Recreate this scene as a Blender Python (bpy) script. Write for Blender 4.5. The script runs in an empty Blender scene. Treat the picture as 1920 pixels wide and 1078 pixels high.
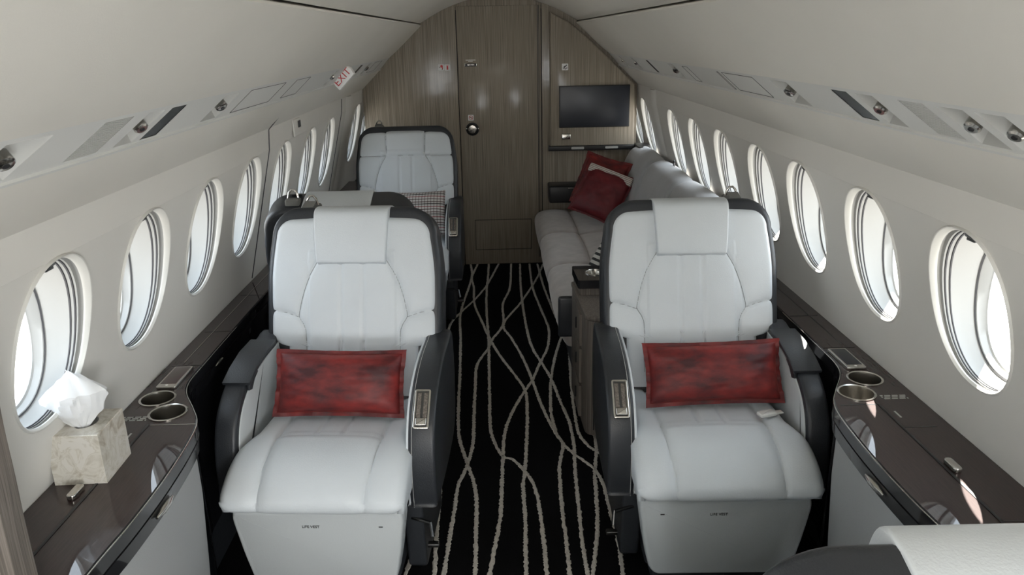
import bpy, bmesh, math, random
from mathutils import Vector, Matrix
from mathutils import noise as mnoise
random.seed(7)
sc = bpy.context.scene
COL = sc.collection
PI = math.pi

# ------------------------------------------------------------------ camera
F_PX = 1443.0
cam_d = bpy.data.cameras.new('camera')
cam_d.sensor_width = 36.0
cam_d.sensor_fit = 'HORIZONTAL'
cam_d.lens = 36.0 * F_PX / 1920.0
cam_d.clip_start = 0.02
cam = bpy.data.objects.new('camera', cam_d)
COL.objects.link(cam)
pitch, yaw, roll = math.radians(18.137), math.radians(1.072), math.radians(1.1632)
Fv = Vector((math.sin(yaw)*math.cos(pitch), math.cos(yaw)*math.cos(pitch), -math.sin(pitch)))
R0 = Vector((math.cos(yaw), -math.sin(yaw), 0))
D0 = Fv.cross(R0)
Rv = R0*math.cos(roll) + D0*math.sin(roll)
Dv = -R0*math.sin(roll) + D0*math.cos(roll)
M = Matrix(((Rv.x, -Dv.x, -Fv.x), (Rv.y, -Dv.y, -Fv.y), (Rv.z, -Dv.z, -Fv.z))).to_4x4()
M.translation = Vector((-0.05, 0.0, 1.62))
cam.matrix_world = M
sc.camera = cam

# ------------------------------------------------------------------ light
w = bpy.data.worlds.new('world')
sc.world = w
w.use_nodes = True
wt = w.node_tree
wt.nodes.clear()
wo = wt.nodes.new('ShaderNodeOutputWorld')
wb = wt.nodes.new('ShaderNodeBackground')
tc = wt.nodes.new('ShaderNodeTexCoord')
sx = wt.nodes.new('ShaderNodeSeparateXYZ')
rp = wt.nodes.new('ShaderNodeValToRGB')
wt.links.new(tc.outputs['Generated'], sx.inputs[0])
mp = wt.nodes.new('ShaderNodeMapRange')
mp.inputs[1].default_value = -1; mp.inputs[2].default_value = 1
wt.links.new(sx.outputs['Z'], mp.inputs[0])
wt.links.new(mp.outputs[0], rp.inputs[0])
cr = rp.color_ramp
cr.elements[0].position = 0.44; cr.elements[0].color = (0.80, 0.77, 0.72, 1)
cr.elements[1].position = 0.53; cr.elements[1].color = (0.86, 0.94, 1.0, 1)
e = cr.elements.new(1.0); e.color = (0.70, 0.84, 1.0, 1)
wt.links.new(rp.outputs[0], wb.inputs[0])
wb.inputs[1].default_value = 4.6
wt.links.new(wb.outputs[0], wo.inputs[0])

sun_d = bpy.data.lights.new('sun', 'SUN')
sun_d.energy = 40.0
sun_d.angle = math.radians(0.6)
sun_d.color = (1.0, 0.95, 0.86)
sun = bpy.data.objects.new('sun', sun_d)
COL.objects.link(sun)
sdir = Vector((-0.42, -0.62, -1.0)).normalized()
sun.rotation_euler = sdir.to_track_quat('-Z', 'Y').to_euler()
sun.location = (3, 4, 5)

# added area lamps with no visible source, filling the cabin from behind the viewer
def arealamp(name, loc, direction, sx_, sy_, power, col=(1, .98, .95)):
    d = bpy.data.lights.new(name, 'AREA'); d.shape = 'RECTANGLE'; d.size = sx_; d.size_y = sy_; d.energy = power; d.color = col
    o = bpy.data.objects.new(name, d); COL.objects.link(o); o.location = loc
    o.rotation_euler = Vector(direction).to_track_quat('-Z', 'Z').to_euler(); return o
arealamp('fill_behind_right', (1.0, -1.45, 1.0), (-1, .45, 0.1), .85, 1.5, 85, (.95, .98, 1))  # main added fill from the right, brightens the seat fronts
arealamp('fill_behind_left', (-1.0, -1.6, 1.05), (1, .5, .05), .5, .8, 30, (.95, .98, 1))  # weaker added fill from the left, mostly for the right seat
arealamp('fill_behind_top', (0, -1.2, 1.84), (0, 0, -1), .5, 1.2, 20, (1, .95, .87))  # added overhead fill, slightly warm
sc.view_settings.view_transform = 'Standard'
sc.view_settings.look = 'None'
sc.view_settings.gamma = 1.0
sc.view_settings.use_curve_mapping = False
sc.view_settings.exposure = 0.45

WIN_L = [1.56 + .457*k for k in range(5)] + [3.93, 4.42, 5.32, 5.78]
WIN_L[4] = 3.41
WIN_R = [1.605, 2.07, 2.543, 2.975, 3.475, 3.965, 4.465, 5.31, 5.77]
BACK = [1.10, .64, .18, -.28, -.74, -1.20, -1.66]
WZ, WHZ, WHY = 1.010, .187, .149
YB = -2.1
def xw(z):
    return .961 + .252*(1.2 - z) if z < 1.2 else .961 - .09*(z-1.2)
PANE = 1.135

# ------------------------------------------------------------------ materials
MATS = {}
def newmat(name):
    m = bpy.data.materials.new(name); m.use_nodes = True
    b = m.node_tree.nodes['Principled BSDF']
    MATS[name] = m
    return m, b, m.node_tree
def pmat(name, col, rough=.5, metal=0., coat=0., coat_r=.03, sheen=0., bump=0., bscale=200., noise=0., nscale=6., spec=.5, emit=0., stretch=None):
    m, b, t = newmat(name)
    b.inputs['Base Color'].default_value = (*col, 1)
    b.inputs['Roughness'].default_value = rough
    b.inputs['Metallic'].default_value = metal
    b.inputs['Coat Weight'].default_value = coat
    b.inputs['Coat Roughness'].default_value = coat_r
    b.inputs['Sheen Weight'].default_value = sheen
    b.inputs['Specular IOR Level'].default_value = spec
    if emit:
        b.inputs['Emission Color'].default_value = (*col, 1); b.inputs['Emission Strength'].default_value = emit
    co = t.nodes.new('ShaderNodeTexCoord')
    src = co.outputs['Object']
    if stretch:
        mpn = t.nodes.new('ShaderNodeMapping'); mpn.inputs['Scale'].default_value = stretch
        t.links.new(src, mpn.inputs[0]); src = mpn.outputs[0]
    if noise:
        n = t.nodes.new('ShaderNodeTexNoise'); n.inputs['Scale'].default_value = nscale; n.inputs['Detail'].default_value = 5
        t.links.new(src, n.inputs['Vector'])
        mx = t.nodes.new('ShaderNodeMix'); mx.data_type = 'RGBA'
        mx.inputs[6].default_value = (*[c*(1-noise) for c in col], 1)
        mx.inputs[7].default_value = (*[min(1, c*(1+noise)) for c in col], 1)
        mr = t.nodes.new('ShaderNodeMapRange'); mr.inputs[1].default_value = .3; mr.inputs[2].default_value = .7
        t.links.new(n.outputs[0], mr.inputs[0]); t.links.new(mr.outputs[0], mx.inputs[0])
        t.links.new(mx.outputs[2], b.inputs['Base Color'])
    if bump:
        n2 = t.nodes.new('ShaderNodeTexNoise'); n2.inputs['Scale'].default_value = bscale; n2.inputs['Detail'].default_value = 3
        t.links.new(src, n2.inputs['Vector'])
        bp = t.nodes.new('ShaderNodeBump'); bp.inputs['Strength'].default_value = bump; bp.inputs['Distance'].default_value = .002
        t.links.new(n2.outputs[0], bp.inputs['Height']); t.links.new(bp.outputs[0], b.inputs['Normal'])
    return m

LEATHER = pmat('pale leather', (.66, .70, .73), .42, bump=.25, bscale=260, noise=.03, nscale=5)
SEAM = pmat('seam leather', (.30, .32, .33), .6)
LEATHER_W = pmat('pale wall leather', (.54, .57, .58), .5, bump=.2, bscale=260)
BLACKL = pmat('black leather', (.027, .030, .035), .38, bump=.3, bscale=300)
WALL = pmat('wall lining', (.72, .70, .655), .62, bump=.1, bscale=350, noise=.015, nscale=3)
CEIL = pmat('ceiling lining', (.75, .725, .665), .6, bump=.12, bscale=300, noise=.02, nscale=3)
PSU = pmat('service panel plastic', (.68, .68, .655), .5)
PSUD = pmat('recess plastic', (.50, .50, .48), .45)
DARKG = pmat('dark smoked panel', (.035, .04, .042), .25)
SLOT = pmat('shadow gap trim', (.06, .055, .045), .7)
LINER = pmat('window liner', (.42, .42, .405), .45)
RIM = pmat('window rim', (.66, .65, .61), .35)
TRACK = pmat('dark track', (.05, .05, .055), .5)
CHROME = pmat('brushed nickel', (.62, .60, .56), .22, metal=1, bump=.05, bscale=90)
DKMETAL = pmat('dark metal', (.12, .12, .12), .3, metal=1)
BLACK = pmat('black plastic', (.012, .012, .013), .4)
SCREEN = pmat('screen glass', (.010, .013, .022), .35, coat=.35, coat_r=.22)
SCREEN_W = pmat('warm screen glass', (.06, .022, .018), .12, coat=.6)
WHITE = pmat('white label', (.90, .89, .87), .3)
RED = pmat('sign red', (.55, .03, .04), .5)
INK = pmat('black ink', (.02, .02, .02), .6)
SUEDE = pmat('grey suede', (.36, .325, .305), .85, sheen=.5, noise=.14, nscale=14, bump=.2, bscale=300)
SUEDEL = pmat('grey blue suede', (.36, .36, .365), .8, sheen=.4, noise=.06, nscale=10, bump=.2, bscale=300)
PANELF = pmat('grey wall fabric', (.36, .37, .37), .8, bump=.3, bscale=400)
CREAM = pmat('carpet line', (.52, .49, .44), .95, noise=.2, nscale=120)
CARPET = pmat('black carpet', (.004, .004, .0045), .98, spec=.1, noise=.5, nscale=300, bump=.8, bscale=500)
LEDGE = pmat('dark wood veneer', (.030, .015, .014), .6, spec=.15, coat=1, coat_r=.015, noise=.25, nscale=8, stretch=(30, 2, 30))
LEDGEB = pmat('black lacquer', (.010, .010, .012), .5, spec=.2, coat=1, coat_r=.02)
PAPER = pmat('tissue paper', (.85, .86, .87), .8)
TAPEM = pmat('harness webbing', (.20, .20, .19), .8)

def wood(name, ca, cb, coat=1., sc_=(260, 260, 3.0)):
    m, b, t = newmat(name)
    co = t.nodes.new('ShaderNodeTexCoord'); mpn = t.nodes.new('ShaderNodeMapping')
    mpn.inputs['Scale'].default_value = sc_
    t.links.new(co.outputs['Object'], mpn.inputs[0])
    n = t.nodes.new('ShaderNodeTexNoise'); n.inputs['Scale'].default_value = 1.0; n.inputs['Detail'].default_value = 4
    t.links.new(mpn.outputs[0], n.inputs['Vector'])
    r = t.nodes.new('ShaderNodeValToRGB')
    r.color_ramp.elements[0].position = .33; r.color_ramp.elements[0].color = (*ca, 1)
    r.color_ramp.elements[1].position = .68; r.color_ramp.elements[1].color = (*cb, 1)
    t.links.new(n.outputs[0], r.inputs[0]); t.links.new(r.outputs[0], b.inputs['Base Color'])
    b.inputs['Roughness'].default_value = .6
    b.inputs['Coat Weight'].default_value = coat*.25; b.inputs['Coat Roughness'].default_value = .12; b.inputs['Specular IOR Level'].default_value = .2
    n3 = t.nodes.new('ShaderNodeTexNoise'); n3.inputs['Scale'].default_value = 7
    t.links.new(co.outputs['Object'], n3.inputs['Vector'])
    bp = t.nodes.new('ShaderNodeBump'); bp.inputs['Strength'].default_value = .12; bp.inputs['Distance'].default_value = .01
    t.links.new(n3.outputs[0], bp.inputs['Height']); t.links.new(bp.outputs[0], b.inputs['Coat Normal'])
    return m
WOOD = wood('grey brown veneer', (.22, .190, .150), (.41, .355, .285))
WOODS = wood('grey veneer', (.10, .087, .074), (.22, .19, .165), .6)

def velvet(name, ca, cb):
    m, b, t = newmat(name)
    co = t.nodes.new('ShaderNodeTexCoord'); mpn = t.nodes.new('ShaderNodeMapping')
    mpn.inputs['Scale'].default_value = (9, 17, 17)
    t.links.new(co.outputs['Object'], mpn.inputs[0])
    n = t.nodes.new('ShaderNodeTexNoise'); n.inputs['Scale'].default_value = 1.; n.inputs['Detail'].default_value = 7; n.inputs['Roughness'].default_value = .6
    t.links.new(mpn.outputs[0], n.inputs['Vector'])
    r = t.nodes.new('ShaderNodeValToRGB')
    r.color_ramp.elements[0].position = .36; r.color_ramp.elements[0].color = (*ca, 1)
    r.color_ramp.elements[1].position = .68; r.color_ramp.elements[1].color = (*cb, 1)
    t.links.new(n.outputs[0], r.inputs[0]); t.links.new(r.outputs[0], b.inputs['Base Color'])
    b.inputs['Roughness'].default_value = .55
    b.inputs['Sheen Weight'].default_value = .25; b.inputs['Sheen Tint'].default_value = (.9, .12, .08, 1)
    b.inputs['Sheen Roughness'].default_value = .35
    bp = t.nodes.new('ShaderNodeBump'); bp.inputs['Strength'].default_value = .3; bp.inputs['Distance'].default_value = .004
    t.links.new(n.outputs[0], bp.inputs['Height']); t.links.new(bp.outputs[0], b.inputs['Normal'])
    return m
VELVET = velvet('red velvet', (.050, .005, .007), (.24, .020, .017))
VELVETD = velvet('dark red velvet', (.085, .006, .010), (.16, .010, .014))

def stripes(name, axis, scale, cols, plaid=False):
    m, b, t = newmat(name)
    co = t.nodes.new('ShaderNodeTexCoord'); s = t.nodes.new('ShaderNodeSeparateXYZ')
    t.links.new(co.outputs['Object'], s.inputs[0])
    def ramp(ax, sc_, cs):
        mu = t.nodes.new('ShaderNodeMath'); mu.operation = 'MULTIPLY'; mu.inputs[1].default_value = sc_
        t.links.new(s.outputs[ax], mu.inputs[0])
        fr = t.nodes.new('ShaderNodeMath'); fr.operation = 'FRACT'; t.links.new(mu.outputs[0], fr.inputs[0])
        r = t.nodes.new('ShaderNodeValToRGB'); r.color_ramp.interpolation = 'CONSTANT'
        for i, (p, c) in enumerate(cs):
            el = r.color_ramp.elements[i] if i < 2 else r.color_ramp.elements.new(p)
            el.position = p; el.color = (*c, 1)
        t.links.new(fr.outputs[0], r.inputs[0]); return r
    r = ramp(axis, scale, cols)
    out = r.outputs[0]
    if plaid:
        r2 = ramp('X', 55, [(0, (1, 1, 1)), (.7, (.55, .5, .5))])
        mx = t.nodes.new('ShaderNodeMix'); mx.data_type = 'RGBA'; mx.blend_type = 'MULTIPLY'; mx.inputs[0].default_value = 1
        t.links.new(out, mx.inputs[6]); t.links.new(r2.outputs[0], mx.inputs[7]); out = mx.outputs[2]
    t.links.new(out, b.inputs['Base Color']); b.inputs['Roughness'].default_value = .9
    return m
PLAID = stripes('woven plaid', 'Y', 16, [(0, (.6, .58, .55)), (.18, (.12, .08, .08)), (.26, (.6, .58, .55)), (.45, (.30, .06, .07)), (.52, (.55, .53, .5)), (.7, (.05, .05, .05)), (.78, (.55, .53, .5)), (.9, (.2, .15, .15))], True)
BANDS = stripes('black white bands', 'Y', 34, [(0, (.62, .6, .56)), (.55, (.03, .03, .03))])
BANDW = stripes('cream ribbed band', 'Y', 90, [(0, (.62, .58, .52)), (.6, (.25, .18, .16))])

def marble():
    m, b, t = newmat('cream marble')
    co = t.nodes.new('ShaderNodeTexCoord')
    n = t.nodes.new('ShaderNodeTexNoise'); n.inputs['Scale'].default_value = 13; n.inputs['Detail'].default_value = 8; n.inputs['Distortion'].default_value = 2.2
    t.links.new(co.outputs['Object'], n.inputs['Vector'])
    r = t.nodes.new('ShaderNodeValToRGB')
    r.color_ramp.elements[0].position = .30; r.color_ramp.elements[0].color = (.40, .35, .27, 1)
    r.color_ramp.elements[1].position = .47; r.color_ramp.elements[1].color = (.66, .63, .56, 1)
    el = r.color_ramp.elements.new(.50); el.color = (.56, .52, .44, 1)
    el = r.color_ramp.elements.new(.54); el.color = (.67, .64, .58, 1)
    t.links.new(n.outputs[0], r.inputs[0]); t.links.new(r.outputs[0], b.inputs['Base Color'])
    b.inputs['Roughness'].default_value = .35
    return m
MARBLE = marble()

def glassm():
    m = bpy.data.materials.new('window acrylic'); m.use_nodes = True; t = m.node_tree; t.nodes.clear()
    o = t.nodes.new('ShaderNodeOutputMaterial'); mx = t.nodes.new('ShaderNodeMixShader')
    tr = t.nodes.new('ShaderNodeBsdfTransparent'); gl = t.nodes.new('ShaderNodeBsdfGlossy'); lw = t.nodes.new('ShaderNodeLayerWeight'); fr = t.nodes.new('ShaderNodeMath')
    gl.inputs['Roughness'].default_value = .02
    lw.inputs['Blend'].default_value = .5; fr.operation = 'POWER'; fr.inputs[1].default_value = 5.0
    f2 = t.nodes.new('ShaderNodeMath'); f2.operation = 'MULTIPLY_ADD'; f2.inputs[1].default_value = .5; f2.inputs[2].default_value = .03
    t.links.new(lw.outputs['Facing'], fr.inputs[0]); t.links.new(fr.outputs[0], f2.inputs[0])
    t.links.new(f2.outputs[0], mx.inputs[0]); t.links.new(tr.outputs[0], mx.inputs[1]); t.links.new(gl.outputs[0], mx.inputs[2])
    t.links.new(mx.outputs[0], o.inputs[0])
    return m
GLASS = glassm()

# ------------------------------------------------------------------ helpers
def mesh_obj(name, V, Fc, mat, parent=None, smooth=True, angle=40, recalc=True):
    me = bpy.data.meshes.new(name)
    me.from_pydata([tuple(v) for v in V], [], Fc)
    if recalc:
        bm = bmesh.new(); bm.from_mesh(me); bmesh.ops.recalc_face_normals(bm, faces=bm.faces); bm.to_mesh(me); bm.free()
    if smooth:
        me.polygons.foreach_set('use_smooth', [True]*len(me.polygons))
        me.set_sharp_from_angle(angle=math.radians(angle))
    me.materials.append(mat)
    o = bpy.data.objects.new(name, me); COL.objects.link(o)
    if parent: o.parent = parent
    return o
class MB:
    def __init__(s): s.V = []; s.F = []
    def add(s, V, Fc):
        n = len(s.V); s.V += [Vector(v) for v in V]; s.F += [tuple(i+n for i in f) for f in Fc]; return s
    def loft(s, loops, cap0=True, cap1=True, closed=True):
        n = len(loops[0]); V = [p for l in loops for p in l]; Fc = []
        for k in range(len(loops)-1):
            for i in range(n if closed else n-1):
                j = (i+1) % n
                Fc.append((k*n+i, k*n+j, (k+1)*n+j, (k+1)*n+i))
        if cap0: Fc.append(tuple(range(n-1, -1, -1)))
        if cap1: Fc.append(tuple((len(loops)-1)*n+i for i in range(n)))
        return s.add(V, Fc)
    def box(s, c, d, r=.0, rot=None):
        hx, hy, hz = d[0]/2, d[1]/2, d[2]/2
        out = [(-hx, -hy), (hx, -hy), (hx, hy), (-hx, hy)]
        r = min(r, hx*.9, hy*.9, hz*.9)
        f = (lambda a, b_, d_: Vector((a, b_, d_)))
        m2 = MB(); m2.prism(roundpoly(out, r, 3) if r else out, -hz, hz, r, f)
        if rot: m2.V = [rot @ v for v in m2.V]
        m2.V = [v+Vector(c) for v in m2.V]
        return s.add(m2.V, m2.F)
    def prism(s, out, d0, d1, r, f, rr=None):
        """outline extruded from d0 to d1 with rounded rims of radius r"""
        if rr is None: rr = r
        if r <= 0:
            loops = [[f(a, b_, d) for a, b_ in out] for d in (d0, d1)]
        else:
            sg = 1 if d1 > d0 else -1
            rings = []
            for k in range(4):
                t = k/3*PI/2; rings.append((d0+sg*r*(1-math.sin(t)), rr*(1-math.cos(t))))
            rings = [(d0+sg*r*(1-math.sin(t)), rr*(1-math.cos(t))) for t in (PI/2, PI/3, PI/6, 0)]
            rings2 = [(d1-sg*r*(1-math.sin(t)), rr*(1-math.cos(t))) for t in (0, PI/6, PI/3, PI/2)]
            loops = []
            for d, ins in rings+rings2:
                # inset is largest at the faces
                loops.append([f(a, b_, d) for a, b_ in inset(out, ins)])
        return s.loft(loops)
    def tube(s, path, r, n=10, close=False):
        path = [Vector(p) for p in path]; loops = []
        up = Vector((0.13, 0.21, 1)).normalized(); N = len(path)
        for i, p in enumerate(path):
            a = path[(i-1) % N] if (close or i > 0) else p
            b_ = path[(i+1) % N] if (close or i < N-1) else p
            t = (b_-a).normalized()
            u = t.cross(up)
            if u.length < 1e-3: u = t.cross(Vector((1, 0, 0)))
            u.normalize(); v = t.cross(u)
            rr = r[i] if isinstance(r, (list, tuple)) else r
            loops.append([p+u*rr*math.cos(2*PI*k/n)+v*rr*math.sin(2*PI*k/n) for k in range(n)])
        if close:
            loops.append(loops[0]); return s.loft(loops, False, False)
        return s.loft(loops)
    def lathe(s, prof, c=(0, 0, 0), n=32, M_=None, cap0=True, cap1=True):
        loops = []
        for r_, z_ in prof:
            l = [Vector((r_*math.cos(2*PI*k/n), r_*math.sin(2*PI*k/n), z_)) for k in range(n)]
            if M_: l = [M_ @ v for v in l]
            loops.append([v+Vector(c) for v in l])
        return s.loft(loops, cap0, cap1)
    def build(s, name, mat, parent=None, smooth=True, angle=40, recalc=True):
        return mesh_obj(name, s.V, s.F, mat, parent, smooth, angle, recalc)

def area2(out): return sum(out[i][0]*out[(i+1) % len(out)][1]-out[(i+1) % len(out)][0]*out[i][1] for i in range(len(out)))
def inset(out, d):
    if abs(d) < 1e-9: return list(out)
    sg = 1 if area2(out) > 0 else -1
    n = len(out); res = []
    for i in range(n):
        p0, p1, p2 = out[i-1], out[i], out[(i+1) % n]
        e1 = Vector((p1[0]-p0[0], p1[1]-p0[1])); e2 = Vector((p2[0]-p1[0], p2[1]-p1[1]))
        if e1.length < 1e-9: e1 = e2
        if e2.length < 1e-9: e2 = e1
        e1.normalize(); e2.normalize()
        n1 = Vector((-e1.y, e1.x))*sg; n2 = Vector((-e2.y, e2.x))*sg
        nn = n1+n2
        if nn.length < 1e-6: nn = n1
        nn.normalize(); k = 1/max(.5, nn.dot(n1))
        res.append((p1[0]+nn.x*d*k, p1[1]+nn.y*d*k))
    return res
def roundpoly(out, r, seg=5, rs=None):
    n = len(out); res = []
    for i in range(n):
        p0, p1, p2 = Vector(out[i-1][:2]), Vector(out[i][:2]), Vector(out[(i+1) % n][:2])
        ri = rs[i] if rs else r
        a = p0-p1; b_ = p2-p1
        ri = min(ri, a.length*.49, b_.length*.49)
        if ri < 1e-5: res.append(tuple(p1)); continue
        s1 = p1+a.normalized()*ri; s2 = p1+b_.normalized()*ri
        for k in range(seg+1):
            t = k/seg; q = s1*(1-t)**2+p1*2*t*(1-t)+s2*t*t
            res.append((q.x, q.y))
    return res
def spline(pts, n=8, closed=False):
    P = [Vector(p) for p in pts]; res = []; N = len(P)
    for i in range(N if closed else N-1):
        p0 = P[(i-1) % N] if (closed or i > 0) else P[0]*2-P[1]
        p1 = P[i]; p2 = P[(i+1) % N]
        p3 = P[(i+2) % N] if (closed or i < N-2) else P[-1]*2-P[-2]
        for k in range(n):
            t = k/n
            res.append(.5*((2*p1)+(p2-p0)*t+(2*p0-5*p1+4*p2-p3)*t*t+(3*p1-p0-3*p2+p3)*t**3))
    if not closed: res.append(P[-1])
    return res
def empty(name, loc, rz=0, label=None, cat=None, group=None, kind=None):
    o = bpy.data.objects.new(name, None); COL.objects.link(o); o.empty_display_size = .1
    o.location = loc; o.rotation_euler = (0, 0, rz)
    return tag(o, label, cat, group, kind)
def tag(o, label=None, cat=None, group=None, kind=None):
    if label: o['label'] = label
    if cat: o['category'] = cat
    if group: o['group'] = group
    if kind: o['kind'] = kind
    return o
def copy_tree(o, parent=None):
    c = o.copy(); COL.objects.link(c)
    if parent: c.parent = parent
    for ch in o.children: copy_tree(ch, c)
    return c
def sheet(name, outer, holes, f, mat, parent=None, smooth=False):
    """flat outline with holes, mapped by f(a,b)"""
    bm = bmesh.new(); edges = []
    for L in [outer]+holes:
        vs = [bm.verts.new((p[0], p[1], 0)) for p in L]
        for i in range(len(vs)): edges.append(bm.edges.new((vs[i], vs[(i+1) % len(vs)])))
    bmesh.ops.triangle_fill(bm, use_beauty=True, use_dissolve=False, edges=edges, normal=(0, 0, 1))
    for v in bm.verts: v.co = f(v.co.x, v.co.y)
    me = bpy.data.meshes.new(name); bm.to_mesh(me); bm.free(); me.materials.append(mat)
    o = bpy.data.objects.new(name, me); COL.objects.link(o)
    if parent: o.parent = parent
    return o
def text(name, body, size, mat, Mx, parent, align='CENTER', ext=.0004):
    cu = bpy.data.curves.new(name, 'FONT'); cu.body = body; cu.size = size; cu.align_x = align; cu.align_y = 'CENTER'; cu.extrude = ext
    t = bpy.data.objects.new(name, cu); COL.objects.link(t)
    bpy.context.view_layer.update()
    dg = bpy.context.evaluated_depsgraph_get()
    me = bpy.data.meshes.new_from_object(t.evaluated_get(dg))
    bpy.data.objects.remove(t); bpy.data.curves.remove(cu)
    me.transform(Mx); me.materials.clear(); me.materials.append(mat)
    o = bpy.data.objects.new(name, me); COL.objects.link(o); o.parent = parent
    return o
def frame(o, x, y):
    """matrix: local x along x, local y along y, at o"""
    x = Vector(x).normalized(); y = Vector(y).normalized(); z = x.cross(y).normalized(); y = z.cross(x)
    m = Matrix((x, y, z)).transposed().to_4x4(); m.translation = Vector(o); return m

# ------------------------------------------------------------------ shell
Y0, Y1 = YB, 6.05
def oval(hy, hz, n=48, ex=2.25):
    r = []
    for k in range(n):
        t = 2*PI*k/n; c, s_ = math.cos(t), math.sin(t)
        r.append((hy*math.copysign(abs(c)**(2/ex), c), hz*math.copysign(abs(s_)**(2/ex), s_)))
    return r
for sgn, nm, WIN in ((-1, 'left', WIN_L), (1, 'right', WIN_R)):
    holes = [[(yc+a, WZ+b_) for a, b_ in oval(WHY, WHZ)] for yc in BACK+WIN]
    o = sheet('wall_'+nm, [(Y0, .60), (Y1, .60), (Y1, 1.2), (Y0, 1.2)], holes, lambda a, b_: Vector((sgn*xw(b_), a, b_)), WALL)
    tag(o, kind='structure')
    # upper return of the wall and the sloping soffit below the service panel
    mb = MB()
    prof = [(xw(1.199), 1.2), (.958, 1.24), (.954, 1.284)]
    mb.loft([[Vector((sgn*x, y, z)) for x, z in prof] for y in (Y0, Y1)], False, False, closed=False)
    o = mb.build('wall_'+nm+'_cornice', WALL); o.name = 'trim_1' if sgn < 0 else 'trim_2'; tag(o, kind='structure')
    mb = MB(); prof = [(.954, 1.284), (.91, 1.326), (.86, 1.374), (.829, 1.406), (.824, 1.413), (.832, 1.425)]
    mb.loft([[Vector((sgn*x, y, z)) for x, z in prof] for y in (Y0, Y1)], False, False, closed=False)
    o = mb.build('trim_3' if sgn < 0 else 'trim_4', CEIL); tag(o, kind='structure')
    # dado below the ledge
    mb = MB(); prof = [(1.13, .66), (1.10, .50), (1.02, .2), (.98, -.01)]
    mb.loft([[Vector((sgn*x, y, z)) for x, z in prof] for y in (Y0, Y1)], False, False, closed=False)
    o = mb.build('trim_5' if sgn < 0 else 'trim_6', BLACKL); tag(o, kind='structure')
    # upper lining panel between service panel and ceiling
    mb = MB(); prof = spline([(.757, 1.489), (.70, 1.532), (.63, 1.598), (.526, 1.694)], 6)
    prof = [(p[0], p[1]) for p in spline([(.757, 1.489, 0), (.70, 1.534, 0), (.63, 1.597, 0), (.526, 1.694, 0)], 6)]
    prof = prof + [(.528, 1.700), (.56, 1.712)]
    mb.loft([[Vector((sgn*x, y, z)) for x, z in prof] for y in (Y0, Y1)], False, False, closed=False)
    o = mb.build('trim_7' if sgn < 0 else 'trim_8', CEIL); tag(o, kind='structure')
    mb = MB(); prof = [(.56, 1.71), (.57, 1.74), (.50, 1.745)]
    mb.loft([[Vector((sgn*x, y, z)) for x, z in prof] for y in (Y0, Y1)], False, False, closed=False)
    o = mb.build('trim_9' if sgn < 0 else 'trim_10', SLOT); tag(o, kind='structure')
# outer skin of the fuselage
for sgn, nm, WIN in ((-1, 'left', WIN_L), (1, 'right', WIN_R)):
    holes = [[(yc+a, WZ+b_) for a, b_ in oval(WHY*.93, WHZ*.93)] for yc in BACK+WIN]
    o = sheet('skin', [(Y0, -.05), (Y1, -.05), (Y1, 1.5), (Y0, 1.5)], holes, lambda a, b_: Vector((sgn*(PANE+.008), a, b_)), LINER)
    o.name = 'trim_18' if sgn < 0 else 'trim_19'; tag(o, kind='structure')
mb = MB()
mb.loft([[Vector((x, y, z)) for x, z in ((-PANE-.02, 1.49), (-.8, 1.85), (-.3, 1.97), (.3, 1.97), (.8, 1.85), (PANE+.02, 1.49))] for y in (Y0, Y1)], False, False, closed=False)
tag(mb.build('trim_20', LINER), kind='structure')
mb = MB()
cp = [(.532, 1.708, 0), (.45, 1.755, 0), (.345, 1.805, 0), (.2, 1.851, 0), (0, 1.868, 0)]
half = [(p[0], p[1]) for p in spline(cp, 6)]
prof = [(.545, 1.72)] + half + [(-x, z) for x, z in reversed(half[:-1])] + [(-.545, 1.72)]
mb.loft([[Vector((x, y, z)) for x, z in prof] for y in (Y0, Y1)], False, False, closed=False)
tag(mb.build('ceiling', CEIL), kind='structure')
mb = MB(); mb.box((0, (Y0+Y1)/2, -.02), (2.3, Y1-Y0, .04))
fl = tag(mb.build('floor', CARPET, smooth=False), kind='structure')
# outer closing walls (cabin ends)
mb = MB(); mb.box((0, Y0-.01, .95), (2.5, .02, 2.0)); tag(mb.build('wall_back', WOODS, smooth=False), kind='structure')
mb = MB(); mb.box((0, Y1+.01, .95), (2.5, .02, 2.0)); tag(mb.build('wall_front', WALL, smooth=False), kind='structure')

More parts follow.
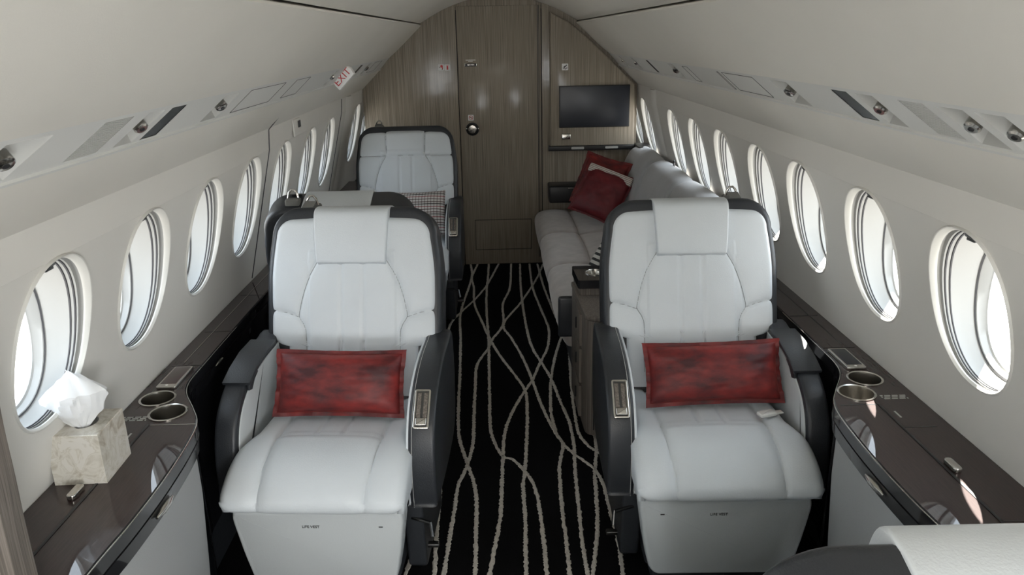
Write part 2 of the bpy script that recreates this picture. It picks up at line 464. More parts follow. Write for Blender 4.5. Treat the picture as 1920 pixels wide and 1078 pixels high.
# carpet lines traced on the floor
def floor_pt(u, v):
    d = Fv*F_PX + Rv*(u-960) + Dv*(v-539)
    return M.translation + d*(-M.translation.z/d.z)
def c5(L): return [(640+x/2.003, 540+y/2.003) for x, y in L]
def c2(L): return [(640+x/2.0, y/2.0) for x, y in L]
LINES = [
 c2([(485, 990), (490, 1030), (478, 1078)])+c5([(448, 95), (448, 200), (445, 330), (440, 450), (443, 560), (472, 655), (500, 740), (508, 830), (505, 950), (503, 1078)]),
 c2([(512, 990), (490, 1040), (497, 1078)])+c5([(500, 60), (525, 120), (560, 195), (600, 260), (650, 325), (690, 385), (698, 450), (697, 550), (690, 680), (683, 740), (690, 850), (692, 960), (695, 1078)]),
 c2([(553, 990), (550, 1040), (546, 1078)])+c5([(545, 80), (553, 190), (555, 300), (557, 420), (560, 520), (575, 580), (607, 632), (645, 645), (690, 690), (725, 745), (745, 830), (760, 950), (772, 1078)]),
 c2([(590, 990), (560, 1045), (540, 1078)])+c5([(500, 45), (450, 90), (410, 135), (400, 190)]),
 c2([(637, 990), (632, 1078)])+c5([(607, 60), (608, 135), (570, 190), (550, 230), (510, 290), (503, 380), (498, 480), (495, 580), (475, 660), (440, 740), (425, 830), (405, 950), (385, 1078)]),
 c2([(757, 990), (735, 1040), (712, 1078)])+c5([(670, 60), (610, 135), (640, 190), (680, 260), (715, 340), (740, 410), (780, 500), (830, 580), (870, 620), (950, 680), (985, 740), (1000, 800), (1018, 870), (1040, 950), (1058, 1078)]),
 c2([(670, 990), (673, 1078)])+c5([(685, 90), (700, 170), (720, 230), (755, 285), (790, 345), (820, 420), (855, 500), (872, 580), (875, 620), (882, 730), (895, 850), (905, 950), (925, 1078)]),
 c2([(705, 990), (718, 1078)])+c5([(750, 80), (778, 150), (775, 220), (745, 285), (718, 345), (680, 400), (640, 470), (615, 540), (607, 632), (603, 740), (597, 860), (575, 980), (557, 1078)]),
 c2([(735, 990), (760, 1078)])+c5([(790, 70), (830, 165), (855, 200), (857, 250), (865, 380), (875, 460), (890, 540), (925, 590), (960, 615), (1000, 640), (1025, 680)]),
 c5([(845, 160), (900, 250), (930, 310), (960, 380)]),
 c5([(835, 160), (805, 250), (790, 330), (785, 400), (790, 480), (810, 550), (832, 590), (820, 660), (822, 740), (832, 850), (845, 950), (858, 1078)]),
 c5([(862, 240), (900, 350), (925, 440), (945, 530), (958, 600), (952, 690), (958, 780), (962, 880), (955, 980), (945, 1078)]),
 c5([(395, 400), (378, 610), (362, 690), (370, 760), (362, 870), (355, 980), (350, 1078)]),
 c5([(330, 700), (345, 765), (345, 795), (325, 870), (280, 970), (240, 1078)]),
 c2([(450, 990), (420, 1030), (395, 1078)]),
]
# stubs seen below the right seat
for u in (1257, 1290, 1325, 1355, 1410):
    LINES.append([(u-6, 1040), (u, 1060), (u+6, 1078), (u+14, 1110)])
mb = MB()
rnd = random.Random(3)
for L in LINES:
    P = spline([floor_pt(*p) for p in L], 14)
    if L[-1][1] >= 1076:                      # run on towards the viewer
        d = (P[-1]-P[-8]); d.z = 0; d.normalize(); q = P[-1]
        d = (d+Vector((0, -2, 0))).normalized()
        P += [q+d*(.05*k)+Vector((.02*math.sin(k*.35+q.x*9), 0, 0)) for k in range(1, 48)]
    # resample at 4 mm
    R_ = [P[0]]; acc = 0
    for a, b_ in zip(P[:-1], P[1:]):
        seg = (b_-a).length; 
        if seg < 1e-6: continue
        n_ = max(1, int(seg/.0055))
        for k in range(1, n_+1): R_.append(a.lerp(b_, k/n_))
    V = []; Fc = []
    for i, p in enumerate(R_):
        a = R_[max(0, i-2)]; b_ = R_[min(len(R_)-1, i+2)]; t = (b_-a).normalized(); nrm = Vector((-t.y, t.x, 0))
        w1 = .0072+rnd.uniform(-.0026, .0026); w2 = .0072+rnd.uniform(-.0026, .0026)
        V += [p+nrm*w1+Vector((0, 0, .0005)), p+nrm*w1*.6+Vector((0, 0, .003)), p-nrm*w2*.6+Vector((0, 0, .003)), p-nrm*w2+Vector((0, 0, .0005))]
        if i:
            q = (i-1)*4
            Fc += [(q, q+1, q+5, q+4), (q+1, q+2, q+6, q+5), (q+2, q+3, q+7, q+6)]
    mb.add(V, Fc)
o = mb.build('line_pattern', CREAM, fl, smooth=False, recalc=False)
o['label'] = 'cream wavy tufted lines'

# ------------------------------------------------------------------ windows
def window(idx, sgn, yc, detail=True):
    root = empty('window_%d' % idx, (sgn*xw(WZ), yc, WZ), kind='structure')
    x0 = xw(WZ)
    def ring(d, s_, n=48, dz=0):
        return [Vector((sgn*((xw(WZ+b_)-x0)*max(0, 1-d/.13)+d), a, b_)) for a, b_ in oval(WHY*s_, WHZ*s_)]
    PD = PANE-x0
    mb = MB()
    mb.loft([ring(.003, 1.0), ring(-.005, 1.012), ring(-.006, 1.025), ring(-.004, 1.036), ring(.003, 1.040)], False, False)
    mb.loft([ring(-.005, 1.012), ring(.004, .985), ring(.010, .985)], False, False)
    mb.build('rim', RIM, root)
    mb = MB(); mb.loft([ring(d, s_) for d, s_ in ((.008, 1.04), (.021, 1.04), (.022, .986), (.045, .985), (.07, .97), (.10, .93), (PD-.028, .92))], False, False)
    mb.loft([ring(d, s_) for d, s_ in ((PD-.026, .915), (PD-.024, .90), (PD-.004, .88), (PD, .855), (PD+.01, .855), (PD+.01, 1.2))], False, False)
    mb.build('reveal', LINER, root, recalc=False)
    mb = MB()
    for d in (.026, .037): mb.loft([ring(d, .984), ring(d+.001, .974), ring(d+.004, .974), ring(d+.005, .984)], False, False)
    mb.loft([ring(PD-.029, .922), ring(PD-.025, .91)], False, False)
    mb.build('shade_track', TRACK, root)
    pn = MB(); l0 = ring(PD, .86); l1 = ring(PD+.004, .86)
    pn.loft([l0, l1]); pn.build('pane', GLASS, root, smooth=False)
    # pull tab at the top of the shade
    mb = MB(); t = Vector((sgn*(-.09*0+(xw(WZ+WHZ)-x0)+.022), -.012, WHZ*.955))
    mb.box(t, (.022, .040, .013), .004)
    mb.box(t+Vector((-sgn*.004, 0, -.009)), (.008, .030, .008), .002)
    mb.build('shade_pull', DKMETAL, root)
    return root
n = 1
for sgn, WIN in ((-1, WIN_L), (1, WIN_R)):
    for yc in WIN: window(n, sgn, yc); n += 1
for sgn in (-1, 1):
    for yc in BACK: window(n, sgn, yc); n += 1

# ------------------------------------------------------------------ service panels
def psu_pt(sgn, t, d=0):
    """t 0 bottom edge .. 1 top edge; d pushes up into the lining"""
    x = .824+(.757-.824)*t; z = 1.413+(1.489-1.413)*t
    k = 1/math.hypot(.076, .067)
    return Vector((sgn*(x+d*.076*k), 0, z+d*.067*k))
PHO_L = [(1.30-.14, .15), (1.565, .10), (2.06, .12), (3.62, .08), (4.66, .09), (4.9, .08)]
SLANT = .09
def para(yb, w_, t0, t1, sl=SLANT, r=.0):
    return [(yb, t0), (yb+w_, t0), (yb+w_+sl*(t1-t0), t1), (yb+sl*(t1-t0), t1)]
psu_items = {
 -1: dict(light=[(1.08, .13), (1.575, .085), (2.06, .12), (3.60, .07), (4.60, .09)], dark=[(1.70, .085), (4.29, .085)], spk=[(1.385, .12)], lid=[(2.30, .40), (2.86, .22), (4.85, .3)]),
 1: dict(light=[(1.16, .08), (1.275, .085), (1.61, .085), (2.12, .13), (3.54, .10), (4.58, .07), (5.06, .05)], dark=[(1.738, .085), (4.12, .06)], spk=[(1.405, .095)], lid=[(2.42, .34), (2.80, .02), (3.27, .09)])}
tT0, tT1 = .10, .90
for sgn, nm in ((-1, 'left'), (1, 'right')):
    it = psu_items[sgn]
    root = empty('overhead_service_panel', (sgn*.79, 0, 1.45), 0,
                 'long %s overhead service panel holding lights and vents above the %s windows' % (('pale', 'left') if sgn < 0 else ('pale', 'right')), 'panel')
    root['kind'] = 'structure'; root.name = 'trim_11' if sgn < 0 else 'trim_12'
    for kx in ('label', 'category'): del root[kx]
    off = Vector((sgn*.79, 0, 1.45))
    T = lambda a, t, d=0: psu_pt(sgn, t, d)+Vector((0, a, 0))
    holes = []
    for yb, w_ in it['light']+it['dark']+it['spk']:
        holes.append(para(yb, w_, tT0, tT1))
    panel = sheet('panel_face', [(Y0, 0), (Y1, 0), (Y1, 1), (Y0, 1)], holes, lambda a, b_: T(a, b_)-off, PSU, root)
    # lip along the bottom edge
    mb = MB(); l = [T(0, -.03, 0), T(0, -.03, -.005), T(0, .03, -.005), T(0, .04, 0)]
    mb.loft([[p-off+Vector((0, y, 0)) for p in l] for y in (Y0, Y1)]); mb.build('lower_lip', PSU, root, smooth=False)
    for i, (yb, w_) in enumerate(it['light']):
        c = T(yb+w_/2+.04, .5)
        side = 'left' if sgn < 0 else 'right'
        lt = empty('reading_light', c, 0, None, None, 'swivel reading lights and air nozzles overhead on the %s' % side)
        order = ['first', 'second', 'third', 'fourth', 'fifth', 'sixth', 'seventh']
        lt['label'] = 'recessed metal reading light in the %s overhead panel, %s counting from the viewer' % (side, order[i])
        lt['category'] = 'light'
        P = para(yb, w_, tT0, tT1)
        mb = MB()
        top = [T(a, t, 0)-c for a, t in P]; ins = inset([(a, t*.1) for a, t in P], .0)
        ym = yb+w_/2+SLANT*.4
        lp = [T(ym+(a-ym)*.55, .5+(t-.5)*.45, .035)-c for a, t in P]
        mb.loft([top, lp], False, True); mb.build('recess', PSUD, lt, smooth=False, recalc=False)
        mb = MB()
        ax = (T(0, .75, -.01)-T(0, .45, .03)).normalized()
        p0 = T(ym, .62, .03)-c; p1 = T(ym-.012, .55, -.006)-c
        dv = (p1-p0).normalized(); rr = min(.016, w_*.17)
        mb.tube([p0, p0.lerp(p1, .5), p0.lerp(p1, .52), p1, p1+dv*.003], [rr*.55, rr*.55, rr, rr*1.05, rr*.8], 14)
        mb.build('nozzle', CHROME, lt)
        mb = MB(); mb.tube([p1+dv*.0025, p1+dv*.004], rr*.38, 12); mb.build('lens', BLACK, lt)
    for i, (yb, w_) in enumerate(it['dark']):
        c = T(yb+w_/2+.04, .5)
        mb = MB(); P = para(yb, w_, tT0, tT1)
        mb.loft([[T(a, t, .001)-c for a, t in P], [T(a, t, .012)-c for a, t in P]])
        o = mb.build('display_panel', DARKG, None, smooth=False); o.location = c
        tag(o, '%s slanted dark smoked indicator panel in the %s overhead strip' % ('near' if i == 0 else 'far', 'left' if sgn < 0 else 'right'), 'display')
    for yb, w_ in it['spk']:
        c = T(yb+w_/2+.04, .5); P = para(yb, w_, tT0, tT1)
        o = empty('speaker_grille', c, 0, 'slanted ribbed speaker grille in the %s overhead strip' % ('left' if sgn < 0 else 'right'), 'speaker')
        mb = MB(); mb.loft([[T(a, t, .006)-c for a, t in P], [T(a, t, .012)-c for a, t in P]])
        mb.build('backing', PSUD if sgn < 0 else TRACK, o, smooth=False)
        mb = MB(); N = 26
        for k in range(N):
            t0 = tT0+(tT1-tT0)*(k+.15)/N; t1 = tT0+(tT1-tT0)*(k+.60)/N
            q = para(yb, w_, tT0, tT1)
            s0 = SLANT*(t0-tT0); s1 = SLANT*(t1-tT0)
            mb.loft([[T(yb+s0, t0, d)-c, T(yb+w_+s0, t0, d)-c, T(yb+w_+s1, t1, d)-c, T(yb+s1, t1, d)-c] for d in (0, .006)])
        mb.build('ribs', PSU, o, smooth=False)
    mb = MB()
    for yb, w_ in it['lid']:
        P = para(yb, w_, .12, .88)
        for i in range(4):
            a, b_ = P[i], P[(i+1) % 4]
            mb.tube([T(a[0], a[1], 0)-off, T(b_[0], b_[1], 0)-off], .0011, 5)
    mb.build('lid_seam', TRACK, root)

# exit sign
r = empty('exit_sign', (-.80, 3.88, 1.435), 0, 'small white EXIT sign with red letters hanging from the left overhead panel', 'sign')
ex = Vector((.707, 0, .707)); ey = Vector((-.707, 0, .707)); c = Vector((.022, 0, .008))
mb = MB(); mb.prism([(-.058, -.030), (.050, -.030), (.058, .0), (.050, .030), (-.052, .030)], 0, .05, .002, lambda a, b_, d: c+ex*a+ey*b_+Vector((0, d, 0)))
mb.build('sign_body', WHITE, r)
text('lettering', 'EXIT', .048, RED, frame(c+Vector((0, -.0012, 0)), ex, ey), r)

# emergency exit outline on the left wall
mb = MB()
def wl(y, z, s=-1, d=.0015): return Vector((s*(xw(z)-d), y, z))
mb.tube([wl(3.15, z) for z in (.66, .8, .95, 1.1, 1.2, 1.28)], .0022, 6)
mb.tube([wl(3.15, 1.28)]+[Vector((-.954+.04, 3.17, 1.325)), Vector((-.825, 3.22, 1.415))], .0022, 6)
mb.tube([wl(4.72, z) for z in (.66, .8, .95, 1.1, 1.2, 1.28)], .0022, 6)
o = mb.build('trim_13', TRACK); tag(o, kind='structure')
r = empty('exit_handle_cover', (-.952, 3.60, 1.24), 0, 'small flush release cover high on the left wall between two windows', 'cover')
mb = MB(); mb.box((.0, 0, 0), (.008, .13, .075), .003); mb.build('cover', WALL, r)
mb = MB(); mb.box((.005, .03, .012), (.002, .045, .03)); mb.build('label_plate', TRACK, r, smooth=False)
# vertical rib on the right wall before the last window
for s_, nm_ in ((1, 'trim_14'), (-1, 'trim_15')):
    mb = MB()
    zs = [.66, .8, .95, 1.1, 1.2, 1.28]
    loops = []
    for z in zs:
        x = xw(z); loops.append([Vector((s_*(x+.01), 4.86, z)), Vector((s_*(x-.012), 4.90, z)), Vector((s_*(x-.02), 4.95, z)), Vector((s_*(x-.012), 5.0, z)), Vector((s_*(x+.01), 5.05, z))])
    mb.loft(loops, True, True); o = mb.build(nm_, WALL); tag(o, kind='structure')

# ------------------------------------------------------------------ bulkhead
YK = 5.51
def bulk_outline():
    pts = [(-.955, 0), (.955, 0), (.955, 1.285), (.825, 1.412), (.757, 1.487), (.53, 1.69), (.53, 1.71), (.45, 1.757), (.345, 1.807), (.2, 1.853), (0, 1.87), (-.2, 1.853), (-.345, 1.807), (-.45, 1.757), (-.53, 1.71), (-.53, 1.69), (-.757, 1.487), (-.825, 1.412), (-.955, 1.285)]
    return pts
B = bulk_outline()
def clip(pts, x0, x1):
    def cl(P, x, keep):
        out = []
        for i in range(len(P)):
            a, b_ = P[i], P[(i+1) % len(P)]
            ia, ib = keep(a[0]), keep(b_[0])
            if ia: out.append(a)
            if ia != ib:
                t = (x-a[0])/(b_[0]-a[0]); out.append((x, a[1]+(b_[1]-a[1])*t))
        return out
    P = cl(pts, x0, lambda v: v >= x0-1e-9); return cl(P, x1, lambda v: v <= x1+1e-9)
def fmap(a, b_, d): return Vector((a, d, b_))
mb = MB()
mb.loft([[fmap(a, b_, d) for a, b_ in clip(B, -.956, -.328)] for d in (YK, YK+.05)])
mb.loft([[fmap(a, b_, d) for a, b_ in clip(B, .325, .956)] for d in (YK, YK+.05)])
P = clip(B, -.3, .3); P = [p for p in P]
mb.loft([[(fmap(a, b_, d)) for a, b_ in ([(-.296, 1.79), (.296, 1.79)]+[p for p in P if p[1] > 1.8])] for d in (YK+.012, YK+.05)])
o = mb.build('wall_bulkhead', WOOD, smooth=False); o.name = 'wall_far'; tag(o, kind='structure')
mb = MB()
for x0, x1 in ((-.328, -.294), (.290, .325)):
    mb.loft([[fmap(a, b_, d) for a, b_ in clip(B, x0, x1)] for d in (YK-.006, YK+.05)])
o = mb.build('trim_16', WOOD, smooth=False); tag(o, kind='structure')
mb = MB(); mb.box((0, YK+.045, .93), (.62, .02, 1.86)); o = mb.build('trim_17', BLACK, smooth=False); tag(o, kind='structure')
door = empty('door_1', (0, YK, 0), 0, kind='structure')
mb = MB(); mb.prism([(-.288, .004), (.284, .004), (.284, 1.812), (-.288, 1.812)], .004, .03, .002, fmap)
mb.build('door_panel', WOOD, door)
mb = MB(); mb.box((.262, .001, .93), (.004, .003, 1.76)); mb.box((.27, .002, .93), (.003, .002, 1.76)); mb.build('edge_seam', BLACK, door, smooth=False)
mb = MB()
for a, b_ in (((-.206, .115), (.205, .115)), ((-.206, .339), (.205, .339)), ((-.206, .115), (-.206, .339)), ((.205, .115), (.205, .339))):
    mb.tube([Vector((a[0], .003, a[1])), Vector((b_[0], .003, b_[1]))], .0022, 6)
mb.build('hatch_seam', BLACK, door)
# knob
kb = MB(); RX = Matrix.Rotation(PI/2, 4, 'X')
c = Vector((-.203, .002, .997))
kb.lathe([(.046, 0), (.046, .004), (.038, .006), (.034, .003)], c, 36, RX); hd = kb.build('handle_ring', BLACK, door)
kb = MB(); kb.lathe([(.030, 0), (.031, .016), (.027, .022), (.010, .024)], c, 36, RX); k_ = kb.build('door_knob', CHROME, door)
kb = MB(); kb.box(c+Vector((0, -.028, 0)), (.05, .008, .007), .003, Matrix.Rotation(-.25, 3, 'Y')); kb.box(c+Vector((-.041, -.005, .003)), (.010, .01, .012), .003); kb.box(c+Vector((.041, -.005, .003)), (.010, .01, .012), .003)
kb.build('turn_bar', CHROME, door)
# door plate with wording
mb = MB(); mb.box((-.200, 0, 1.433), (.078, .006, .017), .002); mb.build('lock_indicator', BLACK, door)
mb = MB(); mb.box((-.200, .002, 1.4325), (.084, .004, .022), .002); mb.build('indicator_frame', CHROME, door)
for i in range(7):
    pass
mb = MB()
for i in range(6): mb.box((-.222+i*.009, -.004, 1.433), (.003, .002, .006))
mb.build('indicator_marks', CHROME, door, smooth=False)
mb = MB()
for row, (n_, zz) in enumerate(((13, 1.464), (6, 1.456))):
    for i in range(n_): mb.box((-.200+(i-(n_-1)/2)*.0052, .003, zz), (.0038, .002, .0055))
mb.build('lettering', WHITE, door, smooth=False)
# signs
def sign(x, z, s_, nm, label, draw):
    r = empty('pictogram_sign', (x, YK+{'w': 0, 'door': .002, 'p': -.05}[nm], z), 0, label, 'sign')
    mb = MB(); mb.prism(roundpoly([(-s_/2, -s_/2), (s_/2, -s_/2), (s_/2, s_/2), (-s_/2, s_/2)], .005, 4), -.0035, .0, .0008, fmap)
    mb.build('plate', WHITE, r)
    draw(r, s_)
def d_ext(r, s_):
    mb = MB(); mb.box((0, -.004, -.003), (.011, .002, .024)); mb.box((-.002, -.004, .012), (.004, .002, .006)); mb.box((.004, -.004, .014), (.012, .002, .002)); mb.build('extinguisher_mark', RED, r, smooth=False)
def d_hood(r, s_):
    mb = MB(); mb.lathe([(.009, 0), (.009, .002)], (.004, -.003, .007), 14, RX); mb.box((.009, -.004, -.004), (.006, .002, .014)); mb.build('mask_mark', RED, r, smooth=False)
    mb = MB(); mb.lathe([(.003, 0), (.003, .002)], (.008, -.003, -.013), 10, RX); mb.box((-.009, -.004, 0), (.008, .002, .004)); mb.build('small_mark', INK, r, smooth=False)
def d_smoke(r, s_):
    mb = MB()
    mb.tube([Vector((.013*math.cos(t*PI/12), -.004, .013*math.sin(t*PI/12))) for t in range(24)], .0016, 6, True)
    mb.tube([(-.009, -.004, .009), (.009, -.004, -.009)], .0016, 6); mb.build('ban_ring', RED, r)
    mb = MB(); mb.box((0, -.0038, 0), (.016, .002, .004)); mb.build('cigarette_mark', INK, r, smooth=False)
def d_belt(r, s_):
    mb = MB(); R_ = Matrix.Rotation(-.8, 3, 'Y')
    mb.box((.003, -.004, .004), (.026, .002, .006), 0, R_); mb.box((-.006, -.004, .003), (.010, .002, .004), 0, R_)
    mb.box((0, -.004, -.010), (.028, .002, .003)); mb.box((.002, -.004, -.014), (.003, .002, .008)); mb.box((-.012, -.004, -.006), (.003, .002, .008)); mb.box((.013, -.004, -.006), (.003, .002, .008)); mb.build('seat_table_mark', INK, r, smooth=False)
sign(-.404, 1.420, .042, 'w', 'left white square sign with a red mask mark on the wood wall', d_hood)
sign(-.360, 1.419, .042, 'w', 'white square sign with a red fire extinguisher mark left of the door', d_ext)
sign(-.211, 1.076, .040, 'door', 'white square no smoking sign just above the round door knob', d_smoke)
sign(.445, 1.408, .044, 'p', 'white square sign with black pictogram above the television', d_belt)

# television panel
tvp = empty('wood_feature_panel', (.64, YK, .86), 0, 'raised wood panel with chamfered edges framing the television', 'panel')
topz = lambda x: (1.489+(.757-x)*.90) if x < .757 else 1.413+(.824-x)*-1.0+(.0)
PT = [(.345, .868), (.935, .868), (.935, 1.28), (.80, 1.41), (.60, 1.60), (.47, 1.70), (.345, 1.765)]
mb = MB(); o_ = Vector((.64, 0, .86))
mb.prism([(a-.64, b_-.86) for a, b_ in PT], -.05, .002, .012, fmap, .014)
mb.build('front_board', WOOD, tvp)
mb = MB(); mb.prism([(-.31, -.022), (.30, -.022), (.30, .012), (-.31, .012)], -.062, .0, .006, fmap); mb.build('shelf', BLACK, tvp)
for xx_ in (-.105, .135):
    mb = MB(); mb.prism(roundpoly([(xx_-.045, -.012), (xx_+.045, -.012), (xx_+.045, .004), (xx_-.045, .004)], .006, 4), -.065, -.06, .001, fmap)
    mb.build('shelf_vent', PSUD, tvp)  # pale plates for the two vents in the shelf front
mb = MB(); mb.prism(roundpoly([(-.218, .058), (-.155, .058), (-.155, .096), (-.218, .096)], .004, 3), -.065, -.045, .004, fmap)
o = mb.build('socket_cover', CHROME, tvp)
tv = empty('television', (.65, YK-.05, 1.14), 0, 'black flat television mounted on the wood panel above the sofa', 'television')
mb = MB(); mb.prism(roundpoly([(-.245, -.142), (.245, -.142), (.245, .142), (-.245, .142)], .004, 3), -.012, .002, .003, fmap); mb.build('housing', BLACK, tv)
mb = MB(); mb.prism([(-.238, -.135), (.238, -.135), (.238, .135), (-.238, .135)], -.0128, -.010, .0005, fmap); mb.build('screen', SCREEN, tv)
bx = empty('wall_pocket', (.45, YK, .55), 0, 'black glossy box on the wood wall at the head of the sofa', 'box')
mb = MB(); mb.box((0, -.09, 0), (.25, .18, .12), .012); mb.build('box', BLACK, bx)
mb = MB(); mb.box((.03, -.183, .045), (.05, .008, .006), .002); mb.build('catch', CHROME, bx)

# ------------------------------------------------------------------ ledges
ZL = .65
def ledge(s):
    side = 'left' if s < 0 else 'right'
    sh = .012 if s < 0 else 0
    yend = 5.50 if s < 0 else 3.34
    root = empty('side_ledge', (s*1.0, 2, ZL), 0, 'long glossy dark side ledge with cup holders under the %s windows' % side, 'ledge')
    off = Vector((s*1.0, 2, ZL))
    edge = [(.982, yend), (.982, 3.1), (.982, 2.6), (.982, 2.26), (.979, 2.14), (.958, 2.06), (.905, 1.965), (.862, 1.877), (.845, 1.77), (.836, 1.6), (.838, 1.43), (.848, 1.27), (.86, .9), (.87, .3), (.87, -.4)]
    E_ = [(p[0]+sh, p[1]) for p in spline([(a, b_, 0) for a, b_ in edge], 6)]
    outline = E_+[(xw(ZL)-.001, -.4), (xw(ZL)-.001, yend)]
    cups = [(1.009+sh*2, 2.02, .0475), (.944+sh*2, 1.93, .0490)]
    holes = [[(cx_+r_*.93*math.cos(2*PI*k/40), cy_+r_*.93*math.sin(2*PI*k/40)) for k in range(40)] for cx_, cy_, r_ in cups]
    sheet('top', outline, holes, lambda a, b_: Vector((s*a, b_, ZL))-off, LEDGE, root)
    # fascia following the edge, thickness downward
    mb = MB()
    def fas(z0, z1, ins0, ins1, E=E_):
        L0 = []; L1 = []
        for i, (x, y) in enumerate(E):
            L0.append(Vector((s*(x+ins0), y, z0))-off); L1.append(Vector((s*(x+ins1), y, z1))-off)
        mb.loft([L0, L1], False, False, closed=False)
    fas(ZL, ZL-.004, 0, -.004); fas(ZL-.004, ZL-.038, -.004, -.004); fas(ZL-.038, ZL-.039, -.004, .001); fas(ZL-.039, ZL-.042, .001, .001); fas(ZL-.042, ZL-.043, .001, -.004); fas(ZL-.043, ZL-.082, -.004, .0); fas(ZL-.082, ZL-.084, .0, .02)
    mb.build('fascia', LEDGEB, root, recalc=False)
    # chrome-like bright edge line
    mb = MB(); mb.tube([Vector((s*(x-.0035), y, ZL-.004))-off for x, y in E_ if y < 2.6], .0016, 6); mb.build('edge_bead', CHROME, root)
    # lower side panel (grey) beneath the console part
    mb = MB(); E2 = [(x+.006, y) for x, y in E_ if y <= 1.86]
    mb.loft([[Vector((s*(x+k), y, z))-off for x, y in E2] for z, k in ((ZL-.083, 0), (.45, .0), (.25, .012), (.0, .03))], False, False, closed=False)
    x_, y_ = E2[0]
    mb.add([Vector((s*(x_), y_, ZL-.083))-off, Vector((s*(x_+.03), y_, 0))-off, Vector((s*(1.08), y_, 0))-off, Vector((s*1.08, y_, ZL-.083))-off], [(0, 1, 2, 3)])
    mb.build('side_panel', PANELF, root, recalc=False)
    # rear dado under the narrow part
    mb = MB(); E3 = [(x+.008, y) for x, y in E_ if y >= 1.86]
    mb.loft([[Vector((s*(x+k), y, z))-off for x, y in E3] for z, k in ((ZL-.083, 0), (.4, .0), (.0, .0))], False, False, closed=False)
    mb.build('lower_panel', LEDGEB, root, recalc=False)
    # table lid groove
    gx = .972+sh*1.8
    mb = MB()
    mb.box(Vector((s*gx, 1.35, ZL+.0005))-off, (.007, 1.03, .002))
    mb.build('lid_groove', BLACK, root, smooth=False)
    mb = MB()
    mb.box(Vector((s*(gx+.868)/2, 1.86, ZL+.0004))-off, (gx-.868, .0022, .0012))
    mb.build('table_seam', CHROME if s < 0 else DKMETAL, root, smooth=False); mb = MB()
    for yy_ in (1.73, 1.33):
        mb = MB(); mb.box(Vector((s*(gx+.045), yy_, ZL+.0004))-off, (.085, .002, .0012)); mb.build('cross_seam', DKMETAL, root, smooth=False)
    for yy_ in (2.255, 2.55, 2.95):
        mb = MB(); mb.box(Vector((s*1.035, yy_, ZL+.0004))-off, (.10, .002, .0012)); mb.build('cross_seam', DKMETAL, root, smooth=False)
    mb = MB(); mb.box(Vector((s*1.055, 2.78, ZL+.0004))-off, (.002, 1.0, .0012))
    mb.build('lid_seam', CHROME if s < 0 else DKMETAL, root, smooth=False)
    # latch
    mb = MB(); mb.prism(roundpoly([(-.010, -.026), (.010, -.026), (.010, .026), (-.010, .026)], .0098, 5), ZL, ZL+.014, .003, lambda a, b_, d: Vector((s*(.988+sh*2.5)+a, 1.535+b_, d))-off)
    mb.build('lid_latch', CHROME, root)
    # drawer pull on the fascia
    mb = MB(); P = [Vector((s*(.836-.008+sh), y, ZL-.058))-off for y in (1.52, 1.55, 1.58, 1.61)]
    mb.tube(P, [.003, .010, .010, .003], 10); mb.build('drawer_pull', CHROME, root)
    mb = MB(); P = [Vector((s*(.978+sh), y, ZL-.05))-off for y in (2.36, 2.38, 2.41, 2.43)]
    mb.tube(P, [.002, .006, .006, .002], 8); mb.build('drawer_pull', CHROME, root)
    for cx_, cy_, r_ in cups:
        c = Vector((s*cx_, cy_, ZL))-off
        mb = MB(); mb.lathe([(r_*.93, -.002), (r_*.98, -.001), (r_*1.06, .0005), (r_*1.06, .003), (r_*1.0, .0048), (r_*.93, .003), (r_*.915, -.002), (r_*.90, -.05), (r_*.86, -.075), (r_*.2, -.078)], c, 40, None, False, True)
        mb.build('cup_holder', CHROME, root)
    # maker's text plate (tiny silver characters) and small label
    mb = MB()
    for row in range(3):
        for i in range(17):
            if (i*7+row*3) % 5: mb.box(Vector((s*(1.035+sh), 1.90, ZL+.0006))-off+Vector(((i-8)*.0042, (row-1)*.009, 0)), (.0033, .0055, .0008))
    mb.build('lettering', PSUD, root, smooth=False)
    mb = MB()
    for i in range(7): mb.box(Vector((s*(.995+sh*2), 1.80, ZL+.0006))-off+Vector((s*.0*i, (i-3)*.0052, 0)), (.005, .0038, .0008))
    mb.build('lettering', PSUD, root, smooth=False)
    # touch control set in the ledge
    ct = empty('touch_controller', (s*(1.014+sh*1.7), 2.155, ZL), 0, ('small touch screen controller with warm brown glass on the left ledge behind the cup holders' if s < 0 else 'small touch screen controller with dark glass on the right ledge behind the cup holders'), 'controller')
    mb = MB(); mb.prism(roundpoly([(-.029, -.074), (.029, -.074), (.029, .074), (-.029, .074)], .006, 4), 0, .010, .002, lambda a, b_, d: Vector((a, b_, d))); mb.build('body', CHROME, ct)
    mb = MB(); mb.prism([(-.023, -.054), (.023, -.054), (.023, .066), (-.023, .066)], .0095, .0106, .0003, lambda a, b_, d: Vector((a, b_, d))); mb.build('screen', SCREEN_W if s < 0 else SCREEN, ct)
    mb = MB(); mb.lathe([(.004, 0), (.004, .001)], (0, -.063, .0098), 14); mb.build('button', WHITE, ct)
    return root
ledge(-1); ledge(1)

# near-left bulkhead post
o = None
mb = MB(); P = spline([(-.905, 0, .0), (-.905, 0, .7), (-.901, 0, .9), (-.896, 0, 1.06), (-.87, 0, 1.3)], 6)
for k in range(1):
    loops = [[Vector((p.x, 1.14, p.z)), Vector((p.x-.003, 1.20, p.z)), Vector((p.x-.02, 1.215, p.z)), Vector((-xw(max(.65, p.z))+.002, 1.215, p.z)), Vector((-xw(max(.65, p.z))+.002, 1.14, p.z))] for p in P]
    mb.loft(loops)
o = mb.build('wood_divider', WOODS); tag(o, 'grey wood divider edge at the far left rising past the ledge', 'divider')

